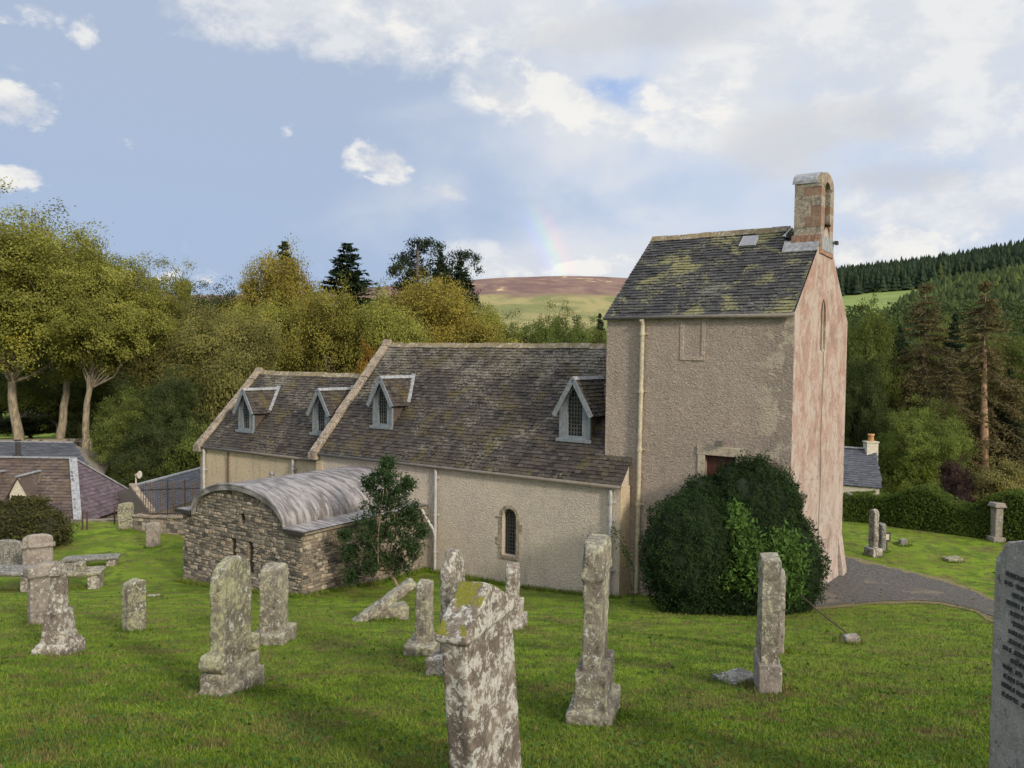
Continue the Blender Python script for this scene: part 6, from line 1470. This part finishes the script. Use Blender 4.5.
# little sign with pale panel
sp_ = hit(886, 551); sg = empty('grave_marker', sp_, 0, label='small dark framed marker with a white panel beside the tall round stone', cat='marker')
mb = MB(); mb.box(-.03, .03, -.03, .03, -.1, .36); mb.box(-.14, .14, -.02, .02, .34, .66); mb.build('frame', M['iron'], sg); mb = MB(); mb.box(-.085, .085, -.028, -.021, .40, .60); mb.build('panel', M['white_wall'], sg)
def rock(px, py, sx, sy, sz, m, label, name='stone_block', cat='stone', rz=0.0, seed=0, group=None, tilt=0, lift=0, vox=0.03, amp=0.03, place=None):
    p = hit(px, py) if place is None else Vector(place); mb = MB(); mb.prism([(-sx/2, -sy/2, -0.08), (sx/2, -sy/2, -0.08), (sx/2*0.93, -sy/2*0.9, sz), (-sx/2*0.95, -sy/2*0.9, sz*0.9)], (0, sy, 0)); o = mb.build(name, M[m], None); weather(o, vox, amp, seed+px)
    o.location = p+Vector((0, 0, lift)); o.rotation_euler = (0, R(tilt), rz); return tag(o, label, cat, group)
rock(851, 642, 0.26, 0.2, 0.12, 'grave_p', 'small pale boulder on the grass at the end of the wire stay', seed=1, vox=0.02)
rock(389, 619, 0.80, 0.42, 0.30, 'grave', 'fallen stone block under a tilted slab by the small tree', rz=0.25, seed=2)
sl = rock(374, 622, 1.5, 0.32, 0.08, 'grave', 'tilted fallen slab propped on a block by the small tree', name='fallen_slab', cat='slab', rz=0.45, seed=3, tilt=-30, place=hit(378, 621)+Vector((0.12, 0.05, 0.36)))
rock(953, 561, 0.55, 0.4, 0.12, 'grave_y', 'low flat stone on the far right lawn', seed=4)
rock(903, 545, 0.25, 0.2, 0.22, 'grave_g', 'tiny dark stump stone on the far right lawn', seed=5)
rock(788//4+0, 617, 0.35, 0.22, 0.05, 'grave_w', 'small white stone chip in the grass near the short worn stone', seed=6, vox=0.02, place=hit(153, 597))
rock(737, 681, 0.5, 0.34, 0.07, 'grave_g', 'dark flat slate fragment left of the pillar base', rz=0.5, seed=7, vox=0.02)
# table tombs at left
def table_tomb(px, py, L, Wd, h, rz, m, label, legs=True):
    p = hit(px, py); e = empty('table_tomb', p, rz, label=label, cat='tomb', group='flat tombs at the left')
    mb = MB(); mb.box(-L/2, L/2, -Wd/2, Wd/2, h, h+0.11); weather(mb.build('top_slab', M[m], e), 0.035, 0.018, px)
    for sx in (-1, 1):
        mb = MB(); mb.box(sx*L*0.36-0.16, sx*L*0.36+0.16, -Wd*0.4, Wd*0.4, -0.15, h+0.02); weather(mb.build('support', M['grave_w' if sx > 0 else 'grave_p'], e), 0.035, 0.016, px+sx)
    return e
table_tomb(74, 588, 1.6, 0.75, 0.42, 0.25, 'grave', 'table tomb with crusted slab behind the broad pale headstone')
table_tomb(92, 566, 1.7, 0.6, 0.22, 0.30, 'grave_g', 'low slab tomb tapering right on the left lawn')
table_tomb(8, 590, 1.9, 0.9, 0.50, 0.05, 'grave_g', 'dark table tomb at the left picture edge')
grave(6, 572, 'low', 0.95, 1.05, 0.2, 'grave_g', 'rounded grey headstone at the left edge behind the dark tomb', None, -1.1, vox=0.035)
rock(75, 554, 0.3, 0.25, 0.22, 'grave', 'small lichened lump resting on the crusted tomb slab', seed=9, place=hit(76, 588)+Vector((0.1, 0, 0.56)))
# wire stay from the shrub
a = at(800, 594, 18.4); b = hit(846, 637)+Vector((0, 0, 0.08)); mb = MB(); mb.tube([a, (a+b)/2+Vector((0, 0, -0.04)), b], 0.014, 6); tag(mb.build('stay_rod', M['wood']), 'thin dark rod slanting from the shrub to the small boulder', 'rod')
# bench beside the gable
bq = CW @ Vector((TX1+0.62, TY0+2.9, 0)); bn_ = empty('bench', (bq.x, bq.y, gz(bq.x, bq.y)), CH_RZ+math.pi/2, label='dark wooden bench half hidden by the yew at the pink gable', cat='bench')
pr_ = hit(827.5, 578.5); bc_ = pr_+EV*0.45-ER*0.1; bn_.location = (bc_.x, bc_.y, gz(bc_.x, bc_.y))
mb = MB()
for k in range(4): mb.box(-0.75, 0.75, -0.22+k*0.12, -0.13+k*0.12, 0.42, 0.45)
mb.build('seat', M['wood'], bn_)
mb = MB()
for k in range(3): mb.box(-0.75, 0.75, 0.27, 0.30, 0.55+k*0.13, 0.63+k*0.13)
mb.build('backrest', M['wood'], bn_)
for s in (-1, 1):
    for y_ in (-0.2, 0.25):
        mb = MB(); mb.box(s*0.72-0.03, s*0.72+0.03, y_-0.03, y_+0.03, -0.05, 0.9 if y_ > 0 else 0.62); mb.build('leg', M['wood'], bn_)
    mb = MB(); mb.box(s*0.72-0.035, s*0.72+0.035, -0.26, 0.22, 0.62, 0.66); mb.build('armrest', M['wood'], bn_)

# ------------------------------------------------------------------ grass blades (uncountable)
rg = np.random.default_rng(99)
def blades(name, n, ymin, ymax, hmin, hmax, label, clumps=None):
    if clumps is None:
        u = rg.random(n); y = 1/(1/ymin+(1/ymax-1/ymin)*u); t = rg.uniform(-0.70, 0.70, n); x = t*y
    else:
        c = np.array([clumps[i] for i in rg.integers(0, len(clumps), n)]); a_ = rg.uniform(0, 6.28, n); rr = c[:, 2]*rg.uniform(0.75, 1.5, n); x = c[:, 0]+np.cos(a_)*rr; y = c[:, 1]+np.sin(a_)*rr
    z = groundz(x, y)-0.005; h = rg.uniform(hmin, hmax, n)*(0.7+0.6*rg.random(n)); w = 0.0022+0.00042*y; a = rg.uniform(0, 2*np.pi, n); lean = rg.uniform(0.1, 0.9, n)*h; b = rg.uniform(0, 2*np.pi, n)
    p0 = np.stack([x-np.cos(a)*w, y-np.sin(a)*w, z], 1); p1 = np.stack([x+np.cos(a)*w, y+np.sin(a)*w, z], 1); p2 = np.stack([x+np.cos(b)*lean, y+np.sin(b)*lean, z+h], 1)
    V = np.stack([p0, p1, p2], 1).reshape(-1, 3); F = np.arange(3*n).reshape(n, 3); o = npmesh(name, V, F, M['blade'], None, np.repeat(rg.random(n), 3)); return tag(o, label, 'grass', kind='stuff')
blades('grass', 420000, 4.2, 21.5, 0.018, 0.045, 'short mown grass covering the graveyard slope')
cl_ = []
for o in list(C.objects):
    if o.parent is None and o.name.startswith(('headstone', 'stone_block', 'fallen')): cl_.append((o.location.x, o.location.y, 0.22))
blades('grass_tufts', 9000, 0, 0, 0.04, 0.10, 'longer grass tufts round the feet of the stones', cl_)
def litter(name, n, col, label, s0, s1):
    u = rg.random(n); y = 1/(1/4.5+(1/26-1/4.5)*u); x = rg.uniform(-0.70, 0.70, n)*y; z = groundz(x, y)+rg.uniform(0.012, 0.035, n)
    V, F = leaf_quads(np.stack([x, y, z], 1), np.tile([0, 0, 1.0], (n, 1)), 1.0, rg, 1.6, 0.7); P = np.repeat(np.stack([x, y, z], 1), 4, 0); sc_ = np.repeat(rg.uniform(s0, s1, n)*(0.7+y/25), 4)[:, None]
    o = npmesh(name, P+(V-P)*sc_, F, M['leaf'], None, np.repeat(rg.uniform(0.3, 0.8, n), 4)); o.color = (*col, 1); return tag(o, label, 'leaf litter', kind='stuff')
litter('fallen_leaves', 900, (0.13, 0.095, 0.045), 'scattered brown fallen leaves on the graveyard grass', 0.012, 0.026)
litter('clover_leaves', 9000, (0.050, 0.100, 0.020), 'small dark clover and weed leaves in the graveyard grass', 0.014, 0.03)
# rough weeds along the foot of the church walls
cw = []
for k in range(60):
    q = CW @ Vector((-7+7*k/59, -0.12, 0)); cw.append((q.x, q.y, 0.12))
    q = CW @ Vector((-7.0+0.1, AY0+(-AY0)*k/59, 0)); cw.append((q.x, q.y, 0.12)); q = CW @ Vector((AX0+SW*k/59, AY0-0.12, 0)); cw.append((q.x, q.y, 0.12))
blades('wall_foot_grass', 16000, 0, 0, 0.05, 0.15, 'rough grass along the foot of the church walls', cw)
for k_, e_ in protos.items():
    if not e_[1]:
        for ch in list(e_[0].children): bpy.data.objects.remove(ch)
        bpy.data.objects.remove(e_[0])
